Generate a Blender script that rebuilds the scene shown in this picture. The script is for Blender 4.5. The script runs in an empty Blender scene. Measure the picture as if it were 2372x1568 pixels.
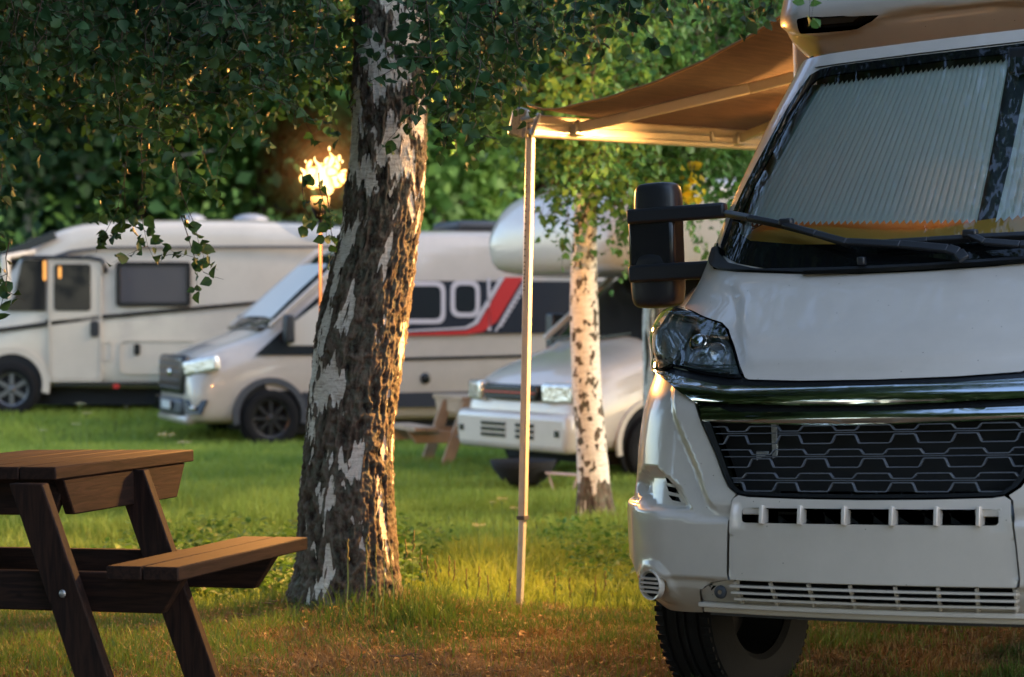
import bpy, math, random
import numpy as np
from mathutils import Vector, Matrix
from mathutils.geometry import delaunay_2d_cdt

# ---------------------------------------------------------------- camera, sky, sun, exposure
SC = bpy.context.scene
COL = SC.collection
rng = np.random.default_rng(7)
random.seed(7)

cam_data = bpy.data.cameras.new('camera')
cam = bpy.data.objects.new('camera', cam_data)
COL.objects.link(cam)
SC.camera = cam
CAM_H = 1.27
cam.location = (0, 0, CAM_H)
cam.rotation_euler = (math.radians(90) - math.atan(54 / 5000), 0, 0)
cam_data.sensor_width = 36
cam_data.lens = 75.9
cam_data.clip_start = 0.1
cam_data.clip_end = 500
cam_data.dof.use_dof = True
cam_data.dof.focus_distance = 8.3
cam_data.dof.aperture_fstop = 2.9
cam_data.dof.aperture_blades = 9

SUN_EL, SUN_AZ = math.radians(28), math.radians(102)      # azimuth clockwise from +Y
world = bpy.data.worlds.new('World')
SC.world = world
world.use_nodes = True
nt = world.node_tree
bg = nt.nodes['Background']
sky = nt.nodes.new('ShaderNodeTexSky')
sky.sky_type = 'NISHITA'
sky.sun_disc = False
sky.sun_elevation = SUN_EL
sky.sun_rotation = SUN_AZ
sky.air_density = 1.0
sky.dust_density = 1.5
sky.ozone_density = 1.0
nt.links.new(sky.outputs[0], bg.inputs[0])
bg.inputs[1].default_value = 0.15

sun_data = bpy.data.lights.new('sun', 'SUN')
sun_data.energy = 0.7
sun_data.angle = math.radians(12)
sun_data.color = (1.0, 0.74, 0.46)
sun = bpy.data.objects.new('sun', sun_data)
COL.objects.link(sun)
sd = Vector((math.sin(SUN_AZ) * math.cos(SUN_EL), math.cos(SUN_AZ) * math.cos(SUN_EL), math.sin(SUN_EL)))
sun.rotation_euler = sd.to_track_quat('Z', 'Y').to_euler()

SC.view_settings.view_transform = 'Standard'
SC.view_settings.look = 'None'
SC.view_settings.gamma = 1
SC.view_settings.exposure = 1.85
SC.render.engine = 'CYCLES'
SC.cycles.use_denoising = True
SC.cycles.max_bounces = 8
SC.cycles.transparent_max_bounces = 12
SC.cycles.sample_clamp_indirect = 6
SC.cycles.caustics_reflective = False
SC.cycles.caustics_refractive = False

# ---------------------------------------------------------------- helpers
def tag(o, label=None, cat=None, group=None, kind=None):
    if label: o['label'] = label
    if cat: o['category'] = cat
    if group: o['group'] = group
    if kind: o['kind'] = kind
    return o

def empty(name, loc=(0, 0, 0), rot=None, parent=None):
    o = bpy.data.objects.new(name, None)
    COL.objects.link(o)
    if rot is not None:
        o.matrix_world = Matrix.Translation(loc) @ rot.to_4x4()
    else:
        o.location = loc
    o.empty_display_size = .2
    if parent: o.parent = parent
    return o

def link(name, me, m=None, parent=None):
    o = bpy.data.objects.new(name, me)
    COL.objects.link(o)
    if m is not None and not me.materials: me.materials.append(m)
    if parent: o.parent = parent
    return o

def mesh_np(name, V, faces_list, smooth=True):
    """faces_list: list of int arrays (n,k)"""
    me = bpy.data.meshes.new(name)
    V = np.asarray(V, dtype=np.float32)
    me.vertices.add(len(V))
    me.vertices.foreach_set('co', V.ravel())
    fl = [np.asarray(f, dtype=np.int32) for f in faces_list if len(f)]
    idx = np.concatenate([f.ravel() for f in fl])
    tot = np.concatenate([np.full(len(f), f.shape[1], dtype=np.int32) for f in fl])
    st = np.concatenate([[0], np.cumsum(tot)[:-1]]).astype(np.int32)
    me.loops.add(len(idx)); me.loops.foreach_set('vertex_index', idx)
    me.polygons.add(len(tot)); me.polygons.foreach_set('loop_start', st)
    me.polygons.foreach_set('loop_total', tot)
    me.update(calc_edges=True)
    me.polygons.foreach_set('use_smooth', np.full(len(tot), smooth))
    return me

class MB:
    """collects simple solids into one mesh"""
    def __init__(s): s.v = []; s.f = []
    def add(s, V, F):
        n = len(s.v); s.v += [tuple(p) for p in V]; s.f += [tuple(i + n for i in f) for f in F]; return s
    def box(s, c, d, R=None, bev=0):
        x, y, z = d[0] / 2, d[1] / 2, d[2] / 2
        P = [Vector((a * x, b * y, e * z)) for a in (-1, 1) for b in (-1, 1) for e in (-1, 1)]
        if R is not None: P = [R @ p for p in P]
        c = Vector(c)
        return s.add([p + c for p in P], [(0, 1, 3, 2), (4, 6, 7, 5), (0, 4, 5, 1), (2, 3, 7, 6), (0, 2, 6, 4), (1, 5, 7, 3)])
    def bar(s, a, b, w, h, up=(0, 0, 1)):
        a, b = Vector(a), Vector(b); d = (b - a); L = d.length; d.normalize()
        up = Vector(up); x = d.cross(up)
        if x.length < 1e-4: x = d.cross(Vector((1, 0, 0)))
        x.normalize(); z = x.cross(d)
        R = Matrix((x, d, z)).transposed()
        return s.box((a + b) / 2, (w, L, h), R)
    def tube(s, pts, rad, n=10, caps=True):
        pts = [Vector(p) for p in pts]; base = len(s.v); V = []; F = []
        rad = rad if hasattr(rad, '__len__') else [rad] * len(pts)
        prev = None
        for i, p in enumerate(pts):
            d = (pts[min(i + 1, len(pts) - 1)] - pts[max(i - 1, 0)])
            if d.length < 1e-9: d = Vector((0, 0, 1))
            d.normalize()
            if prev is None:
                x = d.cross(Vector((0, 0, 1)))
                if x.length < 1e-3: x = d.cross(Vector((1, 0, 0)))
            else: x = prev - d * prev.dot(d)
            x.normalize(); prev = x; y = d.cross(x)
            for k in range(n):
                a = 2 * math.pi * k / n
                V.append(p + (x * math.cos(a) + y * math.sin(a)) * rad[i])
        for i in range(len(pts) - 1):
            for k in range(n):
                F.append((i * n + k, i * n + (k + 1) % n, (i + 1) * n + (k + 1) % n, (i + 1) * n + k))
        if caps:
            F.append(tuple(range(n))[::-1]); F.append(tuple((len(pts) - 1) * n + k for k in range(n)))
        return s.add(V, F)
    def prism(s, poly, a, axis=1, t=.02):
        """poly: 2-D outline in the plane across 'axis', from a to a+t"""
        n = len(poly); V = []
        for q in (a, a + t):
            for p in poly:
                c = [0, 0, 0]; k = [i for i in range(3) if i != axis]
                c[k[0]], c[k[1]] = p; c[axis] = q; V.append(c)
        F = [tuple(range(n)), tuple(range(n, 2 * n))[::-1]] + [(i, i + n, (i + 1) % n + n, (i + 1) % n) for i in range(n)]
        return s.add(V, F)
    def ball(s, c, r, nu=12, nv=8):
        V = []; F = []; r = r if hasattr(r, '__len__') else (r, r, r)
        for j in range(nv + 1):
            t = math.pi * j / nv
            for i in range(nu):
                a = 2 * math.pi * i / nu
                V.append((c[0] + r[0] * math.sin(t) * math.cos(a), c[1] + r[1] * math.sin(t) * math.sin(a), c[2] + r[2] * math.cos(t)))
        for j in range(nv):
            for i in range(nu):
                F.append((j * nu + i, j * nu + (i + 1) % nu, (j + 1) * nu + (i + 1) % nu, (j + 1) * nu + i))
        return s.add(V, F)
    def lathe(s, prof, n=32, c=(0, 0, 0), axis=0):
        """prof: (radius, along axis) pairs"""
        V = []; F = []
        for (r, h) in prof:
            for k in range(n):
                a = 2 * math.pi * k / n; p = [0, 0, 0]; o = [i for i in range(3) if i != axis]
                p[axis] = h; p[o[0]] = r * math.cos(a); p[o[1]] = r * math.sin(a)
                V.append([p[i] + c[i] for i in range(3)])
        for i in range(len(prof) - 1):
            for k in range(n): F.append((i * n + k, i * n + (k + 1) % n, (i + 1) * n + (k + 1) % n, (i + 1) * n + k))
        return s.add(V, F)
    def build(s, name, m, parent=None, smooth=False, bevel=0, seg=2, subsurf=0, auto=None):
        me = bpy.data.meshes.new(name); me.from_pydata([tuple(p) for p in s.v], [], s.f)
        o = link(name, me, m, parent)
        if subsurf:
            md = o.modifiers.new('s', 'SUBSURF'); md.levels = md.render_levels = subsurf
            smooth = True
        if bevel:
            md = o.modifiers.new('b', 'BEVEL'); md.width = bevel; md.segments = seg; md.limit_method = 'ANGLE'; md.angle_limit = math.radians(35)
            smooth = True; auto = auto or 40
        if smooth: me.polygons.foreach_set('use_smooth', [True] * len(me.polygons))
        if auto and not subsurf:
            me.set_sharp_from_angle(angle=math.radians(auto))
        return o

def material(name, col, rough=.5, metal=0, coat=0, var=0, vscale=8, bump=0, bscale=60, spec=None, trans=None, emit=None, estr=0, var2=None, detail=6, stretch=None, coords='Object'):
    m = bpy.data.materials.new(name); m.use_nodes = True
    t = m.node_tree; b = t.nodes['Principled BSDF']
    b.inputs['Base Color'].default_value = (*col, 1)
    b.inputs['Roughness'].default_value = rough
    b.inputs['Metallic'].default_value = metal
    b.inputs['Coat Weight'].default_value = coat
    b.inputs['Coat Roughness'].default_value = .03
    if spec is not None: b.inputs['Specular IOR Level'].default_value = spec
    if emit: b.inputs['Emission Color'].default_value = (*emit, 1); b.inputs['Emission Strength'].default_value = estr
    tc = t.nodes.new('ShaderNodeTexCoord'); src = tc.outputs[coords]
    if stretch:
        mp = t.nodes.new('ShaderNodeMapping'); mp.inputs['Scale'].default_value = stretch
        t.links.new(src, mp.inputs[0]); src = mp.outputs[0]
    if var:
        n = t.nodes.new('ShaderNodeTexNoise'); n.inputs['Scale'].default_value = vscale; n.inputs['Detail'].default_value = detail
        n.inputs['Roughness'].default_value = .62
        r = t.nodes.new('ShaderNodeValToRGB')
        c2 = var2 or tuple(max(0, c * (1 - var)) for c in col)
        r.color_ramp.elements[0].position = .32; r.color_ramp.elements[1].position = .68
        r.color_ramp.elements[0].color = (*c2, 1); r.color_ramp.elements[1].color = (*col, 1)
        t.links.new(src, n.inputs['Vector']); t.links.new(n.outputs['Fac'], r.inputs[0]); t.links.new(r.outputs[0], b.inputs['Base Color'])
    if bump:
        n2 = t.nodes.new('ShaderNodeTexNoise'); n2.inputs['Scale'].default_value = bscale; n2.inputs['Detail'].default_value = 5
        bp = t.nodes.new('ShaderNodeBump'); bp.inputs['Strength'].default_value = bump; bp.inputs['Distance'].default_value = .01
        t.links.new(src, n2.inputs['Vector']); t.links.new(n2.outputs['Fac'], bp.inputs['Height']); t.links.new(bp.outputs[0], b.inputs['Normal'])
    if trans:
        tr = t.nodes.new('ShaderNodeBsdfTranslucent'); mx = t.nodes.new('ShaderNodeMixShader'); mx.inputs[0].default_value = trans
        out = t.nodes['Material Output']
        if var: t.links.new(r.outputs[0], tr.inputs[0])
        else: tr.inputs[0].default_value = (*col, 1)
        t.links.new(b.outputs[0], mx.inputs[1]); t.links.new(tr.outputs[0], mx.inputs[2]); t.links.new(mx.outputs[0], out.inputs[0])
    return m

def paint(name, col, dirt=.25):
    """glossy car paint with faint grime and dust specks"""
    m = material(name, col, rough=.32, coat=.9)
    t = m.node_tree; b = t.nodes['Principled BSDF']
    tc = t.nodes.new('ShaderNodeTexCoord')
    n = t.nodes.new('ShaderNodeTexNoise'); n.inputs['Scale'].default_value = 2.3; n.inputs['Detail'].default_value = 8; n.inputs['Roughness'].default_value = .7
    r = t.nodes.new('ShaderNodeValToRGB'); r.color_ramp.elements[0].position = .38; r.color_ramp.elements[1].position = .7
    r.color_ramp.elements[0].color = (*[c * (1 - dirt * .45) for c in col], 1); r.color_ramp.elements[1].color = (*col, 1)
    n2 = t.nodes.new('ShaderNodeTexVoronoi'); n2.inputs['Scale'].default_value = 22; n2.feature = 'F1'
    r2 = t.nodes.new('ShaderNodeValToRGB'); r2.color_ramp.elements[0].position = .035; r2.color_ramp.elements[1].position = .05
    r2.color_ramp.elements[0].color = (.12, .09, .05, 1); r2.color_ramp.elements[1].color = (1, 1, 1, 1)
    mx = t.nodes.new('ShaderNodeMix'); mx.data_type = 'RGBA'; mx.blend_type = 'MULTIPLY'; mx.inputs[0].default_value = 1
    t.links.new(tc.outputs['Object'], n.inputs['Vector']); t.links.new(tc.outputs['Object'], n2.inputs['Vector'])
    t.links.new(n.outputs['Fac'], r.inputs[0]); t.links.new(n2.outputs['Distance'], r2.inputs[0])
    t.links.new(r.outputs[0], mx.inputs[6]); t.links.new(r2.outputs[0], mx.inputs[7]); t.links.new(mx.outputs[2], b.inputs['Base Color'])
    r3 = t.nodes.new('ShaderNodeMapRange'); r3.inputs[3].default_value = .06; r3.inputs[4].default_value = .015
    t.links.new(n.outputs['Fac'], r3.inputs[0]); t.links.new(r3.outputs[0], b.inputs['Coat Roughness'])
    return m

def glass(name, tint=(.75, .85, .82), refl=1.0, tr=.9):
    m = bpy.data.materials.new(name); m.use_nodes = True; t = m.node_tree
    t.nodes.remove(t.nodes['Principled BSDF']); out = t.nodes['Material Output']
    f = t.nodes.new('ShaderNodeFresnel'); f.inputs[0].default_value = 1.5
    k = t.nodes.new('ShaderNodeMath'); k.operation = 'MULTIPLY_ADD'; k.inputs[1].default_value = 1.3 * refl; k.inputs[2].default_value = .02
    a = t.nodes.new('ShaderNodeBsdfTransparent'); a.inputs[0].default_value = (*[c * tr for c in tint], 1)
    g = t.nodes.new('ShaderNodeBsdfGlossy'); g.inputs['Roughness'].default_value = .01; g.inputs[0].default_value = (1, 1, 1, 1)
    mx = t.nodes.new('ShaderNodeMixShader')
    t.links.new(f.outputs[0], k.inputs[0]); t.links.new(k.outputs[0], mx.inputs[0])
    t.links.new(a.outputs[0], mx.inputs[1]); t.links.new(g.outputs[0], mx.inputs[2]); t.links.new(mx.outputs[0], out.inputs[0])
    return m

def pix(px, py, Y):
    """point at depth Y seen at (px, py) of the 2372 x 1568 photograph"""
    p = math.atan(54 / 5000); d = Vector(((px - 1186) / 5000, 1, -(py - 784) / 5000))
    c, s = math.cos(-p), math.sin(-p)
    w = Vector((d.x, c * d.y - s * d.z, s * d.y + c * d.z))
    return Vector((0, 0, CAM_H)) + w * (Y / w.y)

def interp(T, w): return np.interp(w, [p[0] for p in T], [p[1] for p in T])

def smooth01(x): x = np.clip(x, 0, 1); return x * x * (3 - 2 * x)

# value noise in numpy (periodic lattice), 2-D and 3-D
_L = np.random.default_rng(3).random((64, 64, 64)).astype(np.float32)
def vnoise(P):
    P = np.asarray(P, dtype=np.float64); i = np.floor(P).astype(int); f = P - i; f = f * f * (3 - 2 * f)
    i0 = i & 63; i1 = (i + 1) & 63; r = 0
    for a in (0, 1):
        for b in (0, 1):
            for c in (0, 1):
                X = i1[:, 0] if a else i0[:, 0]; Y = i1[:, 1] if b else i0[:, 1]; Z = i1[:, 2] if c else i0[:, 2]
                r = r + _L[X, Y, Z] * (f[:, 0] if a else 1 - f[:, 0]) * (f[:, 1] if b else 1 - f[:, 1]) * (f[:, 2] if c else 1 - f[:, 2])
    return r
def fbm(P, o=4):
    P = np.asarray(P, dtype=np.float64); s = 0; a = .5; n = 0
    for k in range(o): s = s + a * vnoise(P * 2 ** k + 7.3 * k); n += a; a *= .5
    return s / n

GZ = [(0, -.14), (8.6, -.14), (9.7, -.16), (10.3, -.18), (10.9, -.22), (13, -.24), (17, -.26), (20.8, -.33), (27, -.38), (30.5, -.12), (36, .1), (60, 1.2), (120, 4)]
def ground_z(x, y):
    x = np.asarray(x, dtype=float); y = np.asarray(y, dtype=float)
    z = interp(GZ, y)
    P = np.stack([x * .5 + 50, y * .5 + 50, np.zeros_like(x + y)], -1).reshape(-1, 3)
    n = (fbm(P, 3) - .5).reshape(z.shape) * .07
    P = np.stack([x * 3.1 + 50, y * 3.1 + 50, np.ones_like(x + y)], -1).reshape(-1, 3)
    n2 = (fbm(P, 3) - .5).reshape(z.shape) * .035
    d = np.hypot(x + .72, (y - 10.3))
    return z + n + n2 + .13 * np.exp(-(d / .55) ** 2)
# ================================================================ materials of vehicles
M = {}
M['white'] = paint('white_paint', (.64, .575, .50))
M['white2'] = paint('off_white_paint', (.60, .53, .44))
M['silver'] = paint('champagne_paint', (.50, .43, .36))
M['black'] = material('black_plastic', (.020, .022, .027), rough=.38, bump=.05, bscale=400)
M['satin'] = material('satin_black_trim', (.012, .013, .016), rough=.25)
M['grey'] = material('grey_plastic', (.05, .055, .065), rough=.5, bump=.05, bscale=300)
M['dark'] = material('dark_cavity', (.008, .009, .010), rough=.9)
M['rubber'] = material('rubber', (.007, .007, .008), rough=.8, spec=.25, var=.3, vscale=20, bump=.2, bscale=200)
M['chrome'] = material('chrome', (.72, .73, .74), rough=.06, metal=1, bump=.012, bscale=25)
M['alu'] = material('aluminium', (.55, .55, .54), rough=.33, metal=.85, var=.15, vscale=30)
M['galv'] = material('galvanised_steel', (.4, .42, .44), rough=.45, metal=.7, var=.4, vscale=70)
M['glass'] = glass('clear_glass', (.93, 1, .97), tr=1)
M['lens'] = glass('lamp_lens', (.98, 1, .99), refl=.8, tr=1)
M['frit'] = material('frit_glass', (.006, .007, .008), rough=.03)
M['tinted'] = material('tinted_glass', (.012, .014, .017), rough=.04)
M['blind'] = material('pleated_blind', (.90, .88, .78), rough=.7, trans=.1)
M['sage'] = material('sage_trim', (.42, .60, .50), rough=.6)
M['dash'] = material('tan_dashboard', (.80, .38, .06), rough=.55, bump=.1, bscale=300)  # orange light falling on the dashboard is put into its base colour
M['amber'] = material('amber_lens', (.8, .22, .02), rough=.2)
M['red'] = material('red_decal', (.55, .02, .02), rough=.35, coat=.5)

# ================================================================ near motorhome
PSI, ROLL = math.radians(33), math.radians(2.4)
RV_O = Vector((826 / 5000 * 7.14, 7.14, 0))
lat = Vector((math.cos(PSI), -math.sin(PSI), 0)); back = Vector((math.sin(PSI), math.cos(PSI), 0)); up = Vector((0, 0, 1))
lat2 = lat * math.cos(ROLL) + up * math.sin(ROLL); up2 = up * math.cos(ROLL) - lat * math.sin(ROLL)
RV_R = Matrix((lat2, back, up2)).transposed()
rv = tag(empty('motorhome', RV_O, RV_R), 'large white motorhome in the foreground with black mirror, chrome grille bars and pleated windscreen blind', 'motorhome')

P0 = [(.18, .14), (.27, .05), (.33, .0), (.6, .0), (.66, .02), (.72, .04), (.95, .09), (1.0, .11), (1.04, .14), (1.10, .20), (1.2, .33), (1.3, .47), (1.38, .58), (1.44, .64), (1.50, .68), (2.25, 1.16), (2.4, 1.25), (3, 1.5)]
WW = [(.18, 1.01), (.24, 1.07), (.3, 1.115), (.37, 1.135), (.5, 1.14), (.85, 1.14), (1.0, 1.125), (1.1, 1.12), (1.2, 1.13), (1.3, 1.125), (1.38, 1.10), (1.5, 1.075), (1.8, 1.02), (2.1, .93), (2.38, .82), (3, .7)]
BB = [(.2, .40), (1.0, .40), (1.15, .34), (1.4, .22), (2.3, .18), (3, .18)]
def ism(T, w, h=.02):                      # softened profile
    return (interp(T, w - h) + 2 * interp(T, w) + interp(T, w + h)) / 4
def S_front(s, w, T=P0, W_=WW, B_=BB, a=.68, bq=.5, cq=.12):
    s = np.asarray(s, float); w = np.asarray(w, float)
    c = np.abs(s); W = ism(W_, w, .04); B = interp(B_, w)
    th = np.clip((c - a) / bq, 0, 1) * math.pi / 2
    u = np.where(c <= a, c * W, W * (a + (1 - a) * np.sin(th)))
    e = np.where(c <= a, 0, B * (1 - np.cos(th))) + np.maximum(0, c - a - bq) * 1.0
    return np.stack([np.sign(s) * u, ism(T, w) + cq * u * u + e, w], -1)
P2 = [(2.33, 1.50), (2.38, 1.44), (2.44, 1.37), (2.50, 1.33), (2.53, 1.325), (2.60, 1.36), (2.85, 1.5), (3.1, 1.8)]
W2 = [(2.33, .86), (2.38, .90), (2.44, .955), (2.5, .965), (3.1, .97)]
def S_over(s, w): return S_front(s, w, P2, W2, [(2, .22), (3, .22)], .8, .3, .10)

def sdist(px, py, poly):
    """signed distance to a polygon, positive inside"""
    P = np.asarray(poly, float); Q = np.roll(P, -1, 0); d = np.full(px.shape, 1e9); ins = np.zeros(px.shape, bool)
    for a, b in zip(P, Q):
        e = b - a; t = np.clip(((px - a[0]) * e[0] + (py - a[1]) * e[1]) / max(e @ e, 1e-12), 0, 1)
        d = np.minimum(d, np.hypot(px - a[0] - t * e[0], py - a[1] - t * e[1]))
        c = ((a[1] > py) != (b[1] > py)) & (px < (b[0] - a[0]) * (py - a[1]) / (b[1] - a[1] + 1e-12) + a[0]); ins ^= c
    return np.where(ins, d, -d)

def resample(loop, step, closed=True):
    out = []; n = len(loop)
    for i in range(n if closed else n - 1):
        a = np.array(loop[i], float); b = np.array(loop[(i + 1) % n], float); k = max(1, int(math.ceil(np.linalg.norm(b - a) / step)))
        out += [tuple(a + (b - a) * j / k) for j in range(k)]
    if not closed: out.append(tuple(loop[-1]))
    return out

def rounded(loop, r, n=4):
    """round the corners of an outline"""
    out = []; N = len(loop)
    for i in range(N):
        p = np.array(loop[i], float); a = np.array(loop[i - 1], float); b = np.array(loop[(i + 1) % N], float)
        da = a - p; db = b - p; la = np.linalg.norm(da); lb = np.linalg.norm(db); q = min(r, la * .45, lb * .45)
        A = p + da / la * q; B = p + db / lb * q
        for k in range(n + 1):
            t = k / n; out.append(tuple((1 - t) ** 2 * A + 2 * t * (1 - t) * p + t * t * B))
    return out

def panel(name, outline, m, parent, off=0., thick=.015, step=.03, holes=(), surf=S_front, disp=None, edge=.02):
    """a curved panel that follows the body surface inside an outline given in (s, w)"""
    def F(s, w):
        P = surf(s, w)
        h = 1e-3
        du = surf(s + h, w) - surf(s - h, w); dw = surf(s, w + h) - surf(s, w - h)
        n = np.cross(du, dw); n /= np.linalg.norm(n, axis=-1, keepdims=True) + 1e-12
        o = off + (disp(s, w) if disp is not None else 0)
        o = np.broadcast_to(np.asarray(o, float), s.shape)
        return P + n * o[..., None], n
    loops = [resample(outline, edge)] + [resample(h, edge) for h in holes]
    pts = []; edges = []
    for L in loops:
        b = len(pts); pts += L; edges += [(b + i, b + (i + 1) % len(L)) for i in range(len(L))]
    nb = len(pts)
    o = np.array(outline); s0, w0 = o.min(0); s1, w1 = o.max(0)
    gs, gw = np.meshgrid(np.arange(s0 + step / 2, s1, step), np.arange(w0 + step / 2, w1, step)); gs = gs.ravel(); gw = gw.ravel()
    ok = sdist(gs, gw, loops[0]) > step * .35
    for L in loops[1:]: ok &= sdist(gs, gw, L) < -step * .35
    pts += list(zip(gs[ok], gw[ok]))
    r = delaunay_2d_cdt([Vector(p) for p in pts], edges, [], 2 if len(loops) == 1 else 4, 1e-5)
    if not r[2]: r = delaunay_2d_cdt([Vector(p) for p in pts], edges, [], 1, 1e-5)
    vv = np.array([tuple(p) for p in r[0]]); ff = np.array([f for f in r[2] if len(f) == 3])
    if len(loops) > 1:
        c = vv[ff].mean(1); keep = sdist(c[:, 0], c[:, 1], loops[0]) > 0
        for L in loops[1:]: keep &= sdist(c[:, 0], c[:, 1], L) < 0
        ff = ff[keep]
    s = vv[:, 0]; w = vv[:, 1]
    P, _ = F(s, w); h = 2e-3
    a = F(s + h, w)[0] - F(s - h, w)[0]; b = F(s, w + h)[0] - F(s, w - h)[0]
    N = np.cross(a, b); N /= np.linalg.norm(N, axis=1, keepdims=True)
    # orientation of faces to follow N
    fn = np.cross(P[ff[:, 1]] - P[ff[:, 0]], P[ff[:, 2]] - P[ff[:, 0]]); flip = (fn * N[ff[:, 0]]).sum(1) < 0
    ff[flip] = ff[flip][:, ::-1]
    V = [P]; NN = [N]; quads = []; n = len(P)
    for L in loops:
        la = np.array(L); q, nn = F(la[:, 0], la[:, 1]); k = len(L)
        tg = np.roll(q, -1, 0) - np.roll(q, 1, 0); side = np.cross(tg, nn); side /= np.linalg.norm(side, axis=1, keepdims=True) + 1e-9
        cen = sdist(la[:, 0] , la[:, 1], L)
        V += [q, q - nn * thick]; NN += [side * .6 + nn * .4, side]
        i = np.arange(k); quads.append(np.stack([n + i, n + (i + 1) % k, n + k + (i + 1) % k, n + k + i], 1)); n += 2 * k
    V = np.concatenate(V); NN = np.concatenate(NN); NN /= np.linalg.norm(NN, axis=1, keepdims=True) + 1e-9
    me = mesh_np(name, V, [ff, np.concatenate(quads)])
    me.normals_split_custom_set_from_vertices([tuple(x) for x in NN])
    return link(name, me, m, parent)

def mir(L): return [(-s, w) for s, w in L]
def sym(L): return list(L) + [(-s, w) for s, w in reversed(L) if abs(s) > 1e-6]

def ribbon(B, pts, ht, depth, off=.0, surf=S_front):
    """thin bar that follows the surface through (s, w) points"""
    p = np.array(pts, float); P = surf(p[:, 0], p[:, 1]); n = len(P)
    t = np.gradient(P, axis=0); t /= np.linalg.norm(t, axis=1, keepdims=True)
    f = np.array([0, -1., 0]); P = P + f * off
    upv = np.cross(np.broadcast_to(f, t.shape), t); upv /= np.linalg.norm(upv, axis=1, keepdims=True)
    upv *= np.sign(upv[:, 2:3] + 1e-9)
    V = np.concatenate([P + upv * ht / 2, P - upv * ht / 2, P - upv * ht / 2 - f * depth, P + upv * ht / 2 - f * depth])
    F = []
    for i in range(n - 1):
        for a in range(4):
            b = (a + 1) % 4; F.append((a * n + i, a * n + i + 1, b * n + i + 1, b * n + i))
    F += [(0, n, 2 * n, 3 * n), (n - 1, 4 * n - 1, 3 * n - 1, 2 * n - 1)]
    B.add(V, F)

# ---- outlines measured on the body, (s across, w up)
GR = [(-.578, .918), (-.516, .812), (-.479, .731), (-.457, .696), (-.425, .672), (-.389, .666), (-.2, .661), (0, .659)]
CH1T = [(-1.12, 1.125), (-.88, 1.115), (-.826, 1.105), (-.756, 1.089), (-.636, 1.064), (-.534, 1.045), (-.441, 1.041), (-.244, 1.034), (0, 1.030)]
CH1B = [(-1.0, 1.112), (-.825, 1.095), (-.783, 1.073), (-.701, 1.032), (-.626, .995), (-.484, .985), (-.231, .977), (0, .973)]
HOODLOW = [(-1.12, 1.353), (-1.056, 1.354), (-.98, 1.343), (-.90, 1.334), (-.855, 1.326), (-.668, 1.276), (-.623, 1.249), (-.559, 1.186), (-.499, 1.116), (-.460, 1.074), (-.443, 1.066), (-.253, 1.057), (0, 1.054)]
HOODTOP = [(0, 1.425), (-.24, 1.430), (-.47, 1.445), (-.75, 1.47), (-.90, 1.492), (-.945, 1.52), (-.95, 1.565), (-.99, 1.60), (-1.12, 1.60)]

body_back = panel('inner_frame', [(-1.15, .42), (-1.15, 1.5), (1.15, 1.5), (1.15, .42)], M['dark'], rv, off=-.07, step=.08, edge=.08)

# bonnet
crease = [(-.76, 1.46), (-.688, 1.379), (-.651, 1.355), (-.516, 1.167), (-.484, 1.125), (-.44, 1.108), (0, 1.096), (.44, 1.108), (.484, 1.125), (.516, 1.167), (.651, 1.355), (.688, 1.379), (.76, 1.46)]
def hood_d(s, w):
    d = sdist(s, w, crease); return .011 * smooth01((d + .022) / .044) * smooth01((1.46 - w) / .10)
hood = panel('bonnet', sym(HOODLOW[::-1]) if False else [*HOODLOW, *mir(HOODLOW[::-1][1:]), *mir(HOODTOP[::-1][:-1]), *HOODTOP], M['white'], rv, off=0, thick=.03, step=.022, disp=hood_d)

# bumper corners with moulded recesses
SV = [(-.86, .755), (-.775, .765), (-.66, .70), (-.60, .625), (-.68, .615), (-.80, .62), (-.90, .66), (-.93, .71)]
LOWR = [(-1.4, .46), (-.99, .43), (-.90, .405), (-.86, .36), (-.78, .375), (-.60, .378), (-.47, .376), (-.3, .37), (-.3, .1), (-1.4, .1)]
def bump_d(s, w):
    s = -np.abs(s)
    d = -.020 * smooth01((w - .575 - .05 * smooth01((-s - .5) / .5)) / .022)                     # shelf under the grille
    gl = sdist(s, w, [*GR, (0, 1.2), (-.7, 1.2), (-.62, .99)])
    d = d + .016 * smooth01(1 - (-gl - .075) / .03) * smooth01((w - .60) / .05)
    q = sdist(s, w, SV); d = d - .040 * smooth01((q + .005) / .03)
    q = sdist(s, w, LOWR); d = d - .018 * smooth01((q + .004) / .022)
    r = np.hypot((s + .762) / 1.0, (w - .345)); d = d + .010 * smooth01((.095 - r) / .03)
    d = d - .012 * smooth01((.05 - np.abs(r - .0)) / .004) * (r < .054)
    return d
BL = [(-1.75, 1.12), *CH1B[:5], *[(s - .006, w) for s, w in GR[:5]], (-.444, .655), (-.455, .522), (-.463, .403), (-.461, .376), (-.472, .374), (-.536, .363), (-.587, .325), (-.625, .262), (-.655, .232), (-.85, .222), (-1.0, .235), (-1.3, .33), (-1.75, .40)]
slots = [[(-.77, .735), (-.72, .728), (-.705, .712), (-.755, .718)], [(-.755, .708), (-.70, .702), (-.685, .683), (-.74, .690)], [(-.74, .678), (-.685, .672), (-.672, .655), (-.715, .660)]]
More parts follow.
